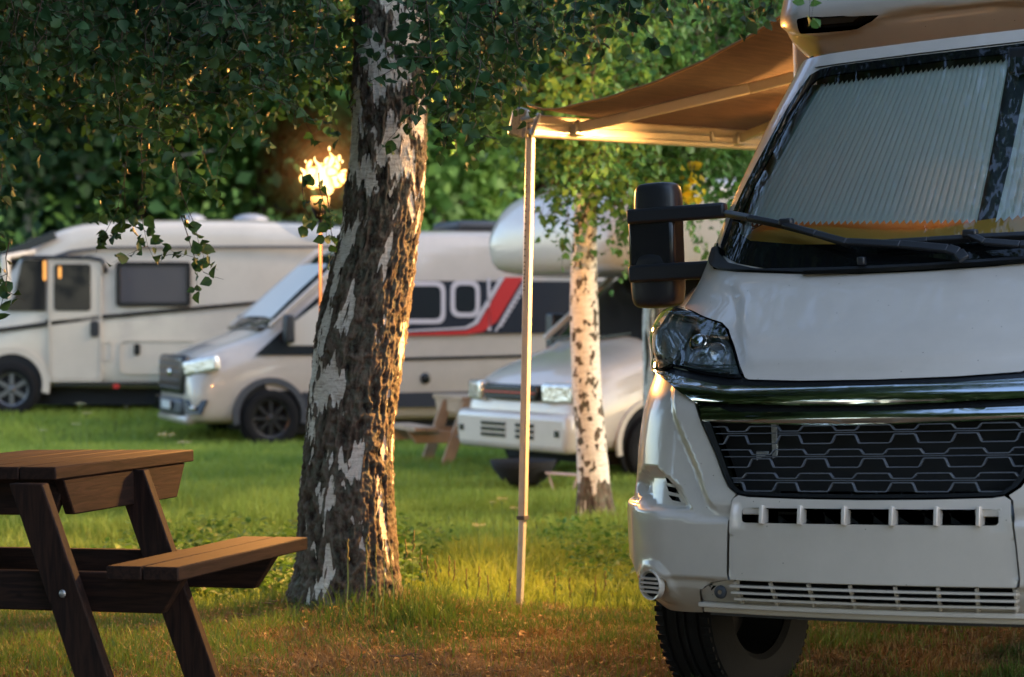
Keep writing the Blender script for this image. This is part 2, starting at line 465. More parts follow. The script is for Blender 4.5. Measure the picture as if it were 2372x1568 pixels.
for sg in (-1, 1):
    f = (lambda L: L) if sg < 0 else mir
    panel('bumper_corner', f(BL), M['white'], rv, off=0, thick=.03, step=.016, disp=bump_d, holes=[f(h) for h in slots])
    B = MB()
    for k in range(18):
        pass
    c = S_front(np.array([sg * .762]), np.array([.345]))[0]
    nrm = np.array([sg * .30, -.95, -.05]); nrm /= np.linalg.norm(nrm)
    ax = Vector(nrm); R = ax.to_track_quat('Z', 'Y').to_matrix()
    fog = MB(); fog.lathe([(0, -.01), (.044, -.01), (.048, -.004), (.048, .004), (.054, .006), (.054, -.02)], 28, axis=2)
    for j, dz in enumerate((-.024, -.008, .008, .024)):
        hw = math.sqrt(max(0, .046 ** 2 - dz ** 2)); fog.box((0, dz, .002), (hw * 2, .008, .012))
    fog.v = [tuple(R @ Vector(p) + Vector(c) + ax * .014) for p in fog.v]
    o = fog.build('fog_lamp_cover', M['white'], rv, smooth=True, auto=35)
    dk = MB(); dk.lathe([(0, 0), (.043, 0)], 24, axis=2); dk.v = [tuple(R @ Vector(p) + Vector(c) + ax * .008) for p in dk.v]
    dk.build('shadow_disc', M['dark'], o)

# centre panel with the vent strip
CEN = [(-.438, .655), (-.449, .522), (-.457, .403), (-.452, .378)]
CENT = [(-.42, .668), (-.385, .662), (-.2, .657), (0, .655)]
hole = rounded([(-.405, .575), (-.405, .629), (.405, .629), (.405, .575)], .015)
def cen_d(s, w):
    d = .006 * smooth01((w - .532) / .006) - .006
    d = d + .006 * smooth01((.405 - w) / .01)
    q = sdist(s, w, [(-.43, .558), (-.43, .640), (.43, .640), (.43, .558)]); return d - .010 * smooth01((q + .002) / .012)
left = [*CEN[::-1], *CENT]
panel('bumper_centre_panel', [*left, *mir(left[::-1][1:])], M['white'], rv, off=.001, thick=.05, step=.02, holes=[hole], disp=cen_d, edge=.012)
for s in (-.330, -.200, -.056, .093, .227, .350):
    a = S_front(np.array([s, s]), np.array([.570, .634])); B = MB()
    B.bar(Vector(a[0]) + Vector((0, .012, 0)), Vector(a[1]) + Vector((0, .012, 0)), .014, .05, up=(0, -1, 0))
    B.build('vent_bar', M['white'], rv, bevel=.003)
for s in (-1, 1):
    a = S_front(np.array([s * .372]), np.array([.617]))[0]; B = MB(); B.box(Vector(a) + Vector((0, .03, 0)), (.09, .03, .03))
    B.build('tow_eye_cover', M['white'], rv, bevel=.003)

# lower grille: slats one by one, uprights, lip
panel('lower_surround', [(-.585, .325), (-.535, .360), (-.46, .376), (.46, .376), (.535, .360), (.585, .325), (.63, .27), (-.63, .27)], M['white'], rv, off=-.030, thick=.01, step=.03,
      holes=[[(-.435, .372), (.435, .372), (.450, .288), (-.450, .288)]])
ss = np.linspace(-.455, .455, 25)
for w in (.356, .333, .310):
    B = MB(); ribbon(B, [(s, w) for s in ss], .008, .03, off=.004); B.build('lower_slat', M['white'], rv, smooth=True, auto=30)
for s in (-.445, -.32, -.19, -.053, .089, .219, .333, .445):
    B = MB(); a = S_front(np.array([s, s]), np.array([.29, .372])); B.bar(Vector(a[0]) + Vector((0, .022, 0)), Vector(a[1]) + Vector((0, .022, 0)), .008, .016, up=(0, -1, 0))
    B.build('grille_upright', M['white'], rv)
B = MB(); ss2 = np.linspace(-.61, .61, 41)
ribbon(B, [(s, .281) for s in ss2], .018, .07, off=.012); ribbon(B, [(s, .262) for s in ss2], .02, .06, off=.002)
B.build('lower_lip', M['white'], rv, bevel=.004)
B = MB(); ribbon(B, [(s, .247) for s in np.linspace(-.60, .60, 41)], .012, .05, off=-.004)
B.build('rubber_strip', M['black'], rv)
for sg in (-1, 1):
    B = MB(); a = Vector(S_front(np.array([sg * .505]), np.array([.33]))[0]); B.lathe([(.008, .012), (.022, .012), (.024, .02)], 16, c=a + Vector((0, 0, 0)), axis=1)
    B.build('screw_cup', M['grey'], rv, smooth=True)

# ---- chrome bars and grille
ch1 = [*CH1T, *mir(CH1T[::-1][1:]), *mir(CH1B), *CH1B[::-1][1:]]
def ch_d(s, w): return .0 + .010 * np.sin(np.clip((w - .973 - .16 * np.maximum(0, np.abs(s) - .5)) / .06, 0, 1) * math.pi)
panel('upper_chrome_bar', ch1, M['chrome'], rv, off=.004, thick=.025, step=.012, disp=ch_d, edge=.012)
ch2t = [(-.535, .975), (-.477, .955), (-.25, .950), (0, .948)]; ch2b = [(-.612, .985), (-.573, .924), (-.4, .916), (-.226, .911), (0, .906)]
c2 = [(-.605, .985), (-.575, .975), *ch2t, *mir(ch2t[::-1][1:]), (.575, .975), (.605, .985), *mir(ch2b[1:]), *ch2b[::-1][1:-1]]
def ch2_d(s, w): return .008 * np.sin(np.clip((w - .908) / .042, 0, 1) * math.pi)
panel('lower_chrome_bar', c2, M['chrome'], rv, off=.002, thick=.03, step=.012, disp=ch2_d, edge=.012)
panel('black_gap_strip', [(-.60, .965), (-.60, 1.0), (.60, 1.0), (.60, .965), (0, .93)], M['satin'], rv, off=-.018, thick=.005, step=.04)
panel('bonnet_gap_strip', [(-.90, 1.10), (-.75, 1.135), (-.60, 1.105), (-.44, 1.075), (0, 1.062), (.44, 1.075), (.60, 1.105), (.75, 1.135), (.90, 1.10), (.6, 1.04), (0, 1.02), (-.6, 1.04)], M['satin'], rv, off=-.006, thick=.01, step=.04)
gin = [(-.548, .925), (-.493, .815), (-.458, .735), (-.438, .702), (-.415, .684), (-.385, .680), (-.2, .675), (0, .673)]
panel('grille_frame', [*[(s + .003, w + .002) for s, w in GR], *mir([(s + .003, w + .002) for s, w in GR][::-1][1:]), (0, .925)], M['satin'], rv, off=.004, thick=.05, step=.03,
      holes=[[*gin, *mir(gin[::-1][1:])]], edge=.015)
per = .1865
def hexcurve(c, A, sg):
    out = []
    for s in np.linspace(-.6, .6, 481):
        t = abs(((s - c) / per + .5) % 1 - .5) * per             # distance to a narrow place
        a = .007 + (A - .007) * smooth01((t - .029) / .018)
        out.append((s, a * sg))
    return out
gpoly = [(-.56, .93), *gin, *mir(gin[::-1]), (.56, .93)]
for (w0, c) in ((.879, .113), (.799, .020), (.719, .113)):
    B = MB()
    for sg, A in ((1, .024), (-1, .036), (0, 0)):
        pts = [(s, w0 + d) for s, d in (hexcurve(c, A, sg) if sg else [(s, 0) for s in np.linspace(-.6, .6, 241)])]
        run = []
        for p in pts + [None]:
            if p is not None and sdist(np.array([p[0]]), np.array([p[1]]), gpoly)[0] > -.002: run.append(p)
            else:
                if len(run) > 3: ribbon(B, run, .0036 if sg else .0028, .014, off=-.004 if sg else -.008)
                run = []
    B.build('hex_mesh_row', M['gr'] if 'gr' in M else M.setdefault('gr', material('grille_plastic', (.11, .125, .15), rough=.2)), rv, smooth=True, auto=40)
B = MB()
for w0, c in ((.839, .066), (.759, .113)):
    pass
for k in range(34):
    w = .575 + k * .0105
    if .640 < w < .67: continue
    ribbon(B, [(s, w) for s in np.linspace(-.50, .50, 9)], .0022, .006, off=-.10)
B.build('radiator_fins', M['grey'], rv)['kind'] = 'stuff'
panel('radiator', [(-.56, .30), (-.6, .93), (.6, .93), (.56, .30)], M['dark'], rv, off=-.12, thick=.01, step=.1, edge=.1)
B = MB(); a = S_front(np.array([-.36]), np.array([.79]))[0]
B.box(Vector(a) + Vector((-.02, .09, 0)), (.05, .03, .05)); B.box(Vector(a) + Vector((.03, .08, -.01)), (.022, .02, .30)); B.box(Vector(a) + Vector((.0, .09, -.07)), (.09, .03, .02))
B.build('horn_bracket', M['galv'], rv, bevel=.003)

# ---- headlights
HL = [(-1.16, 1.160), (-1.13, 1.13), (-.834, 1.104), (-.778, 1.121), (-.716, 1.110), (-.616, 1.088), (-.516, 1.074), (-.472, 1.073), (-.536, 1.147), (-.590, 1.208), (-.628, 1.243), (-.662, 1.262), (-.855, 1.313), (-.95, 1.325), (-1.06, 1.332), (-1.13, 1.32), (-1.18, 1.27)]
def hl_d(s, w): return .012 + .058 * smooth01((np.abs(s) - .70) / .32) * smooth01((w - 1.11) / .13) * (.35 + .65 * smooth01((1.345 - w) / .06))
def hl_d0(s, w): return hl_d(s, w) - .012
M['lampgrey'] = material('lamp_housing', (.42, .46, .44), rough=.25)
M['bezel'] = material('satin_bezel', (.62, .64, .62), rough=.2, metal=.6)
M['reflector'] = material('lamp_reflector', (.85, .85, .84), rough=.22, metal=.75, bump=.7, bscale=45)
M['ledstrip'] = material('led_strip', (.12, .16, .15), rough=.2, bump=.6, bscale=300)
for sg in (-1, 1):
    f = (lambda L: L) if sg < 0 else mir
    # inner bowl following the outline
    h = panel('headlight', f([(-1.16, 1.165), (-1.13, 1.135), (-.86, 1.11), (-.778, 1.125), (-.716, 1.113), (-.616, 1.091), (-.516, 1.077), (-.480, 1.077), (-.54, 1.150), (-.596, 1.209), (-.634, 1.242), (-.68, 1.261), (-.855, 1.308), (-1.06, 1.328), (-1.17, 1.27)]), M['lampgrey'], rv, off=-.055, thick=-.05, step=.03, disp=hl_d0)
    panel('lens', f(HL), M['lens'], h, off=0, thick=.004, step=.02, disp=hl_d)
    panel('gasket', f(HL), M['satin'], h, off=.0, thick=.02, step=.03, disp=hl_d0, holes=[f([(s * .965 - .027 + (.012 if s > -.6 else 0), (w - 1.2) * .90 + 1.2) for s, w in HL])])
    panel('inner_bezel', f([(-.98, 1.155), (-.86, 1.135), (-.70, 1.135), (-.535, 1.10), (-.58, 1.185), (-.66, 1.248), (-.80, 1.285), (-.97, 1.29)]), M['bezel'], h, off=-.03, thick=-.02, step=.02, disp=hl_d0,
          holes=[f([(-.80, 1.150), (-.72, 1.142), (-.570, 1.115), (-.595, 1.185), (-.665, 1.238), (-.80, 1.268)])])
    rb = panel('reflector', f([(-.80, 1.150), (-.72, 1.142), (-.570, 1.115), (-.595, 1.185), (-.665, 1.238), (-.80, 1.268)]), M['reflector'], h, off=-.05, thick=.01, step=.012)
    a = Vector(S_front(np.array([sg * .725]), np.array([1.195]))[0]); B = MB()
    B.lathe([(0, -.028), (.020, -.024), (.036, -.010), (.042, .004), (.042, .03)], 24, c=a + Vector((0, .03, 0)), axis=1)
    B.build('projector_lens', M['chrome'], h, smooth=True)
    a = Vector(S_front(np.array([sg * .635]), np.array([1.165]))[0]); B = MB()
    B.lathe([(.006, .02), (.028, .008), (.036, -.004), (.038, .0)], 20, c=a + Vector((0, .04, 0)), axis=1); B.build('indicator_bulb', M['reflector'], h, smooth=True)
    B = MB()
    for k in range(3): ribbon(B, f([(s, 1.096 + .011 * k + .35 * abs(s + .6) ** 1.6 * (s < -.6)) for s in np.linspace(-.90 + .03 * k, -.52, 20)]), .006, .008, off=-.006)
    B.build('daylight_strip', M['ledstrip'], h)
    B = MB()
    for k in range(2): ribbon(B, f([(-.99 + .02 * k, 1.15 + .005 * q) for q in range(30)]), .01, .02, off=.0)
    a0 = Vector(S_front(np.array([sg * .95]), np.array([1.16]))[0]); a1 = Vector(S_front(np.array([sg * .98]), np.array([1.30]))[0])
    B = MB(); B.tube([a0 + Vector((0, .02, 0)), a1 + Vector((0, .02, 0))], .022, 10); B.build('side_reflector', M['reflector'], h, smooth=True)

# ---- cab shell, windscreen
WSO_L = [(0, 1.452), (-.30, 1.460), (-.627, 1.478), (-.766, 1.507), (-.881, 1.549), (-.924, 1.588), (-.935, 1.697), (-.905, 1.92), (-.872, 2.084), (-.845, 2.20), (-.815, 2.258), (-.76, 2.277), (-.68, 2.281), (-.4, 2.281), (0, 2.279)]
WSO = [*WSO_L, *mir(WSO_L[::-1][1:-1])]
WSI_L = [(0, 1.540), (-.40, 1.553), (-.512, 1.560), (-.735, 1.590), (-.814, 1.626), (-.846, 1.668), (-.841, 1.75), (-.815, 1.95), (-.785, 2.116), (-.77, 2.215), (-.74, 2.238), (-.68, 2.243), (0, 2.246)]
WSI = [*WSI_L, *mir(WSI_L[::-1][1:-1])]
CS = [(-1.9, 1.36), (-1.9, 2.34), (1.9, 2.34), (1.9, 1.36), (1.13, 1.36), (1.13, 1.605), (.985, 1.605), (.93, 1.56), (.92, 1.50), (0, 1.436), (-.92, 1.50), (-.93, 1.56), (-.985, 1.605), (-1.13, 1.605), (-1.13, 1.36)]
panel('cab_shell', CS, M['white'], rv, off=-.004, thick=.02, step=.03, holes=[WSO, [(-1.75, 1.45), (-1.30, 1.45), (-1.30, 1.95), (-1.75, 2.05)]])
panel('windscreen_surround', WSO, M['frit'], rv, off=-.001, thick=.006, step=.03, holes=[WSI])
panel('windscreen', [(s * .999, w) for s, w in WSI], M['glass'], rv, off=-.003, thick=.004, step=.03)
SW = [(-1.75, 1.45), (-1.30, 1.45), (-1.30, 1.95), (-1.75, 2.05)]
panel('side_window', SW, M['glass'], rv, off=-.006, thick=.004, step=.05)
panel('roof_seam', [(-.80, 2.286), (-.80, 2.291), (.80, 2.291), (.80, 2.286)], M['white'], rv, off=.004, thick=.01, step=.03)
# cowl
CT = [(-.955, 1.57), (-.90, 1.572), (-.87, 1.54), (-.80, 1.505), (-.65, 1.470), (-.30, 1.455), (0, 1.450)]
CBt = [(0, 1.428), (-.24, 1.433), (-.47, 1.448), (-.75, 1.474), (-.895, 1.495), (-.945, 1.522)]
def cow_d(s, w): return .012 + .008 * smooth01((np.abs(s) - .8) / .1)
panel('cowl', [*CT, *mir(CT[::-1][1:]), *mir(CBt[::-1]), *CBt[1:]], M['black'], rv, off=.0, thick=.03, step=.015, disp=cow_d)
B = MB()
for k in range(4): ribbon(B, [(s, 1.436 + .004 * k + .11 * s * s * .35) for s in np.linspace(-.45, .8, 40)], .0018, .01, off=.024)
B.build('cowl_ribs', M['satin'], rv)['kind'] = 'stuff'

# blinds: one zigzag mesh each side of the gap
def S_in(s, w):
    P = S_front(s, w); P[..., 1] += .05; return P
def blind(a, b, npl, parent):
    B = MB(); V = []; F = []
    for k in range(npl * 2 + 1):
        t = k / (npl * 2)
        st = a[0] + (b[0] - a[0]) * t; wt = a[1] + (b[1] - a[1]) * t; sb = a[2] + (b[2] - a[2]) * t; wb = a[3] + (b[3] - a[3]) * t
        o = .0 if k % 2 == 0 else .016
        sh = .012 if k % 2 else 0
        for j in range(9):
            q = j / 8; s = st + (sb - st) * q; w = wt + (wb - wt) * q
            P = S_in(np.array([s]), np.array([w]))[0]; V.append((P[0], P[1] + o, P[2] + o * .3 + (sh if j in (0, 8) else 0)))
    n = 9
    for k in range(npl * 2):
        for j in range(8): F.append((k * n + j, k * n + j + 1, (k + 1) * n + j + 1, (k + 1) * n + j))
    B.add(V, F); return B.build('pleated_blind', M['blind'], parent)
blind((-.737, 2.203, -.83, 1.655), (.152, 2.216, .13, 1.595), 37, rv)
blind((.245, 2.216, .195, 1.594), (.77, 2.203, .83, 1.655), 22, rv)
B = MB(); ribbon(B, [(s, 2.235) for s in np.linspace(-.80, .80, 30)], .09, .03, off=-.075); B.build('blind_header', M['black'], rv)
B = MB()
for k in range(5): pass
for sg, L in ((-1, [(-.80, 2.22), (-.815, 2.116), (-.855, 1.952), (-.885, 1.751), (-.89, 1.668), (-.86, 1.62)]),):
    for f in (lambda q: q, mir):
        p = np.array(f(L)); P = S_in(p[:, 0], p[:, 1]); sgn = -1 if p[0, 0] < 0 else 1
        V = [tuple(x) for x in P] + [(x[0] - sgn * .055, x[1] + .01, x[2]) for x in P]; n = len(P)
        B.add(V, [(i, i + 1, n + i + 1, n + i) for i in range(n - 1)])
B.build('pillar_trim', M['sage'], rv)
B = MB(); q = S_in(np.array([.14, .255, .20, .118]), np.array([2.23, 2.23, 1.575, 1.575])) + np.array([0, .03, 0]); B.add([tuple(x) for x in q], [(0, 1, 2, 3)]); B.build('blind_post', M['black'], rv)  # black strip behind the blind seam, added to stop cab light leaking out
# dashboard
B = MB(); V = []; F = []; xs = np.linspace(-.86, .86, 24)
for s in xs:
    P = S_front(np.array([s]), np.array([1.50 + .06 * abs(s)]))[0]
    V += [(P[0] * .97, P[1] + .04, P[2] + .01), (P[0] * .97, P[1] + .12, P[2] + .085 + .012 * math.sin(s * 9)), (P[0] * .97, P[1] + .45, P[2] + .16), (P[0] * .97, P[1] + .5, P[2] - .2)]
for i in range(23):
    for j in range(3): F.append((i * 4 + j, i * 4 + j + 1, (i + 1) * 4 + j + 1, (i + 1) * 4 + j))
B.add(V, F); B.build('dashboard', M['dash'], rv, smooth=True)
cl = bpy.data.lights.new('cab_lamp', 'AREA'); cl.energy = .06; cl.color = (1, .55, .2); cl.shape = 'RECTANGLE'; cl.size = 1.3; cl.size_y = .06; cl.spread = math.radians(110)  # fill light added inside the cab to warm the dashboard
co = bpy.data.objects.new('cab_lamp', cl); COL.objects.link(co); co.matrix_world = Matrix.Translation(RV_O + RV_R @ Vector((-.05, 1.22, 1.735))) @ RV_R.to_4x4()
B = MB(); B.box((-.05, 1.22, 1.75), (1.3, .05, .02)); B.build('courtesy_lamp', material('courtesy_lamp', (.9, .8, .6), emit=(1, .6, .25), estr=.4), rv, bevel=.01)  # glowing strip added as a body for the fill light
B = MB(); B.box((0, 1.9, 1.5), (1.7, .05, 1.9)); B.build('cab_bulkhead', M['black'], rv)
# mirror housing of the inside sensor
B = MB(); a = Vector(S_front(np.array([.22]), np.array([2.215]))[0]); B.box(a + Vector((.03, .035, 0)), (.16, .05, .10)); B.build('sensor_housing', M['black'], rv, bevel=.012)

# ---- wipers
def onws(L, off): p = np.array(L); P = S_front(p[:, 0], p[:, 1]); return [Vector(q) + Vector((0, -.75, .66)) * off for q in P]
def wiper(blade, arm, joint):
    b = onws(blade, .028)
    B = MB()
    for i in range(len(b) - 1): B.bar(b[i], b[i + 1] , .022, .026, up=(0, -.75, .66))
    w = B.build('wiper', M['black'], rv, bevel=.004)
    a = onws(arm, .05); B = MB()
    for i in range(len(a) - 1): B.bar(a[i], a[i + 1], .024 + .003 * i, .016, up=(0, -.75, .66))
    B.build('wiper_arm', M['black'], w, bevel=.004)
    j = onws([joint], .045)[0]; B = MB(); B.box(j, (.055, .035, .03)); B.build('wiper_joint', M['black'], w, bevel=.008)
wiper([(-.945, 1.693), (-.76, 1.660), (-.585, 1.618), (-.43, 1.573), (-.286, 1.525)], [(-.575, 1.606), (-.43, 1.560), (-.296, 1.520), (-.088, 1.497), (.085, 1.470), (.125, 1.455), (.150, 1.428)], (-.57, 1.617))
wiper([(-.205, 1.520), (0, 1.519), (.147, 1.519), (.5, 1.515), (.72, 1.512)], [(.147, 1.519), (.205, 1.487), (.325, 1.470), (.55, 1.462), (.66, 1.45)], (.150, 1.524))
B = MB(); a = Vector(S_front(np.array([-.225]), np.array([1.468]))[0]); B.box(a + Vector((0, -.03, .01)), (.03, .03, .03)); B.build('washer_nozzle', M['black'], rv, bevel=.006)

# ---- overcab
OC = [(-1.6, 2.40), (-1.15, 2.386), (-.933, 2.381), (-.758, 2.371), (-.4, 2.352), (0, 2.340), (.108, 2.338), (.4, 2.348), (.8, 2.372), (1.15, 2.386), (1.6, 2.40), (1.6, 2.95), (-1.6, 2.95)]
ocr = [(-1.7, 2.57), (-1.1, 2.53), (-.80, 2.437), (-.74, 2.437), (-.6, 2.440), (-.525, 2.453), (-.412, 2.474), (-.3, 2.478), (0, 2.466), (.144, 2.458), (.5, 2.45), (1.2, 2.46), (1.7, 2.5), (1.7, 3.1), (-1.7, 3.1)]
INS = [(-.838, 2.513), (-.801, 2.515), (-.455, 2.489), (-.500, 2.470), (-.584, 2.449), (-.846, 2.464)]
def oc_d(s, w):
    d = sdist(s, w, ocr); q = sdist(s, w, INS)
    return .022 * smooth01((d + .01) / .03)
panel('overcab', OC, M['white'], rv, off=.0, thick=.04, step=.018, surf=S_over, disp=oc_d, holes=[rounded(INS, .008), mir(rounded(INS, .008))])
for f in (lambda q: q, mir):
    big = f([(-.875, 2.535), (-.80, 2.537), (-.41, 2.505), (-.50, 2.452), (-.584, 2.43), (-.875, 2.443)])
    o = panel('overcab_inset', big, M['satin'], rv, off=-.014, thick=.004, step=.02, surf=S_over)
    panel('inset_slot', f([(-.80, 2.504), (-.56, 2.488), (-.60, 2.470), (-.80, 2.480)]), M['grey'], o, off=-.004, thick=.006, step=.02, surf=S_over)
B = MB(); ribbon(B, [(s, 2.352 + .03 * abs(s)) for s in np.linspace(-.92, .92, 30)], .012, .03, off=-.0, surf=S_over)
B.build('sealing_bead', material('aged_sealant', (.32, .34, .2), rough=.7, var=.5, vscale=40), rv, smooth=True)
# living body behind the cab
B = MB()
B.prism([(-1.15, .30), (-1.15, 2.72), (-1.05, 2.86), (1.05, 2.86), (1.15, 2.72), (1.15, .30)], 2.0, axis=1, t=5.0)
B.build('living_body', M['white2'], rv, bevel=.04)
B = MB(); B.prism([(-.96, 1.40), (-.96, 2.2), (-.86, 2.34), (.86, 2.34), (.96, 2.2), (.96, 1.40)], 1.95, axis=1, t=.06); B.build('cab_rear_panel', M['dark'], rv)
for sg in (-1, 1):
    B = MB(); B.add([(sg * 1.10, .9, .40), (sg * 1.10, 2.0, .40), (sg * 1.10, 2.0, 1.4), (sg * 1.06, 1.15, 1.36), (sg * 1.10, .80, .9), (sg * 1.1, 1.22, .45), (sg * 1.1, 1.12, .75), (sg * 1.1, .85, .86), (sg * 1.1, .6, .75)], [(1, 2, 3, 4, 8, 7, 6, 5)])
    B.build('flank_panel', M['white'], rv)
B = MB(); B.box((0, 3.4, .36), (1.7, 6.0, .22)); B.box((0, .75, .30), (1.3, .9, .13)); B.box((.3, 1.2, .25), (.5, .6, .1)); B.build('underbody', M['dark'], rv, bevel=.03)
B = MB(); B.tube([(-.5, .25, .27), (-.2, .4, .26), (.1, .6, .24), (.5, .7, .25)], .012, 6); B.build('tow_cable', M['rubber'], rv)

def make_wheel(parent, loc, R=.35, W=.225, rim=.21, steer=0, style='steel', spokes=5, side=1, name='wheel'):
    """axis along x; side=+1: outer face towards +x"""
    rot = Matrix.Rotation(steer, 3, 'Z')
    e = empty(name, loc); e.parent = parent; e.rotation_euler = (0, 0, steer)
    B = MB(); h = W / 2
    prof = [(rim, -h * .85), (rim + .02, -h), (R * .88, -h * 1.02), (R * .96, -h * .95), (R * .99, -h * .8)]
    g = [(-.62, 0), (-.6, 1), (-.52, 1), (-.5, 0), (-.2, 0), (-.18, 1), (-.1, 1), (-.08, 0)]
    for t, q in g: prof.append((R - .009 * q, h * t))
    for t, q in [(-a, b) for a, b in g[::-1]]: prof.append((R - .009 * q, h * t))
    prof += [(R * .99, h * .8), (R * .96, h * .95), (R * .88, h * 1.02), (rim + .02, h), (rim, h * .85)]
    B.lathe(prof, 56, axis=0); B.build('tyre', M['rubber'], e, smooth=True, auto=40)
    B = MB()
    # tread blocks across the shoulder
    for k in range(64):
        a = 2 * math.pi * k / 64
        for sx in (-1, 1):
            Rm = Matrix.Rotation(a, 3, 'X'); B.box(Rm @ Vector((sx * h * .78, 0, R * .992)), (h * .28, R * .055, .010), Rm)
    B.build('tread_blocks', M['rubber'], e)['kind'] = 'stuff'
    B = MB(); s = side
    if style == 'steel':
        B.lathe([(rim, -h * .8), (rim, h * .8), (rim * .93, s * h * .7), (rim * .86, s * h * .45), (rim * .5, s * h * .6), (rim * .3, s * h * .75), (0, s * h * .8)], 40, axis=0)
    else:
        B.lathe([(rim, -h * .8), (rim, h * .8), (rim * 1.0, s * h * .9), (rim * .93, s * h * .85), (rim * .88, 0), (rim * .86, -s * h * .3), (0, -s * h * .3)], 40, axis=0)
        B.lathe([(rim * .27, -s * h * .2), (rim * .27, s * h * .6), (rim * .18, s * h * .72), (0, s * h * .72)], 20, axis=0)
        for k in range(spokes):
            Rm = Matrix.Rotation(2 * math.pi * k / spokes, 3, 'X'); wdt = rim * (1.6 / spokes)
            B.box(Rm @ Vector((s * h * .62, 0, rim * .58)), (h * .3, wdt, rim * .72), Rm)
    return e, B
M['darksteel'] = material('dark_steel', (.025, .024, .024), rough=.5, metal=.5)
w_, B = make_wheel(rv, (-.895, .80, .215), R=.375, W=.255, rim=.205, steer=math.radians(-5), side=-1); B.build('rim', M['darksteel'], w_, smooth=True, auto=30)
w_, B = make_wheel(rv, (.985, .76, .225), R=.372, W=.235, rim=.205, steer=math.radians(7), side=1); B.build('rim', M['darksteel'], w_, smooth=True, auto=30)
w_, B = make_wheel(rv, (-.93, 4.6, .215), R=.355, W=.235, rim=.205, side=-1); B.build('rim', M['darksteel'], w_, smooth=True, auto=30)
w_, B = make_wheel(rv, (.93, 4.6, .215), R=.355, W=.235, rim=.205, side=1); B.build('rim', M['darksteel'], w_, smooth=True, auto=30)
for sg in (-1, 1):
    B = MB(); n_ = 22; V = []
    for k in range(n_ + 1):
        a = math.pi * k / n_; V += [(sg * .78, .83 - .43 * math.cos(a), .30 + .43 * math.sin(a)), (sg * 1.08, .83 - .43 * math.cos(a), .30 + .43 * math.sin(a))]
    B.add(V, [(2 * k, 2 * k + 1, 2 * k + 3, 2 * k + 2) for k in range(n_)])
    B.build('wheel_arch_liner', M['dark'], rv, smooth=True)

# ---- wing mirror
def rbox(B, c, d, taper=.8, n=1):
    x, y, z = d[0] / 2, d[1] / 2, d[2] / 2; V = []
    for (zz, k) in ((-z, taper), (-z * .75, .97), (0, 1.0), (z * .75, .97), (z, taper)):
        for (a, b) in ((-1, -.55), (-.55, -1), (.55, -1), (1, -.55), (1, .75), (.75, 1), (-.75, 1), (-1, .75)):
            V.append((c[0] + a * x * k, c[1] + b * y * k, c[2] + zz))
    F = [tuple(range(8))[::-1], tuple(range(32, 40))] + [(j * 8 + i, j * 8 + (i + 1) % 8, (j + 1) * 8 + (i + 1) % 8, (j + 1) * 8 + i) for j in range(4) for i in range(8)]
    B.add(V, F)
for sg in (-1, 1):
    B = MB(); k = 1.44
    rbox(B, (sg * 1.365, 1.12, 1.475), (.235, .13, .24), .80)
    w = B.build('wing_mirror', M['black'], rv, subsurf=2)
    B = MB(); rbox(B, (sg * 1.355, 1.13, 1.76), (.21, .12, .23), .80); B.build('upper_housing', M['black'], w, subsurf=2)
    B = MB(); B.box((sg * 1.36, 1.12, 1.62), (.215, .11, .22)); B.build('mirror_middle', M['satin'], w, bevel=.02)
    B = MB(); B.bar((sg * 1.46, 1.07, 1.735), (sg * 1.02, 1.09, 1.735), .05, .062); B.build('mirror_arm', M['black'], w, bevel=.012)
    B = MB(); B.bar((sg * 1.46, 1.07, 1.500), (sg * 1.02, 1.07, 1.500), .05, .072); B.build('mirror_arm', M['black'], w, bevel=.012)
# ================================================================ ground
def grid_mesh(name, xs, ys):
    X, Y = np.meshgrid(xs, ys); Z = ground_z(X, Y); V = np.stack([X, Y, Z], -1).reshape(-1, 3)
    nx, ny = len(xs), len(ys); i = np.arange((nx - 1) * (ny - 1)); a = (i // (nx - 1)) * nx + i % (nx - 1)
    return mesh_np(name, V, [np.stack([a, a + 1, a + nx + 1, a + nx], 1)])
g = bpy.data.materials.new('meadow_soil'); g.use_nodes = True; t = g.node_tree; b = t.nodes['Principled BSDF']; b.inputs['Roughness'].default_value = .95
b.inputs['Specular IOR Level'].default_value = .15
tc = t.nodes.new('ShaderNodeTexCoord')
def noise(scale, det=6):
    n = t.nodes.new('ShaderNodeTexNoise'); n.inputs['Scale'].default_value = scale; n.inputs['Detail'].default_value = det; n.inputs['Roughness'].default_value = .65
    t.links.new(tc.outputs['Object'], n.inputs['Vector']); return n.outputs['Fac']
def ramp(src, stops):
    r = t.nodes.new('ShaderNodeValToRGB'); r.color_ramp.elements[0].position = stops[0][0]; r.color_ramp.elements[0].color = (*stops[0][1], 1)
    r.color_ramp.elements[1].position = stops[-1][0]; r.color_ramp.elements[1].color = (*stops[-1][1], 1)
    for p, c in stops[1:-1]: e = r.color_ramp.elements.new(p); e.color = (*c, 1)
    t.links.new(src, r.inputs[0]); return r.outputs[0]
soil = ramp(noise(9, 10), [(.3, (.035, .022, .014)), (.5, (.072, .050, .032)), (.68, (.13, .095, .062))])
green = ramp(noise(2.2, 8), [(.3, (.035, .065, .012)), (.55, (.075, .11, .018)), (.75, (.13, .14, .03))])
sep = t.nodes.new('ShaderNodeSeparateXYZ'); t.links.new(tc.outputs['Object'], sep.inputs[0])
mr = t.nodes.new('ShaderNodeMapRange'); mr.inputs[1].default_value = 9.6; mr.inputs[2].default_value = 11.2; t.links.new(sep.outputs['Y'], mr.inputs[0])
nz = t.nodes.new('ShaderNodeMath'); nz.operation = 'MULTIPLY_ADD'; nz.inputs[1].default_value = .9; nz.inputs[2].default_value = -.40; t.links.new(noise(1.6, 8), nz.inputs[0])
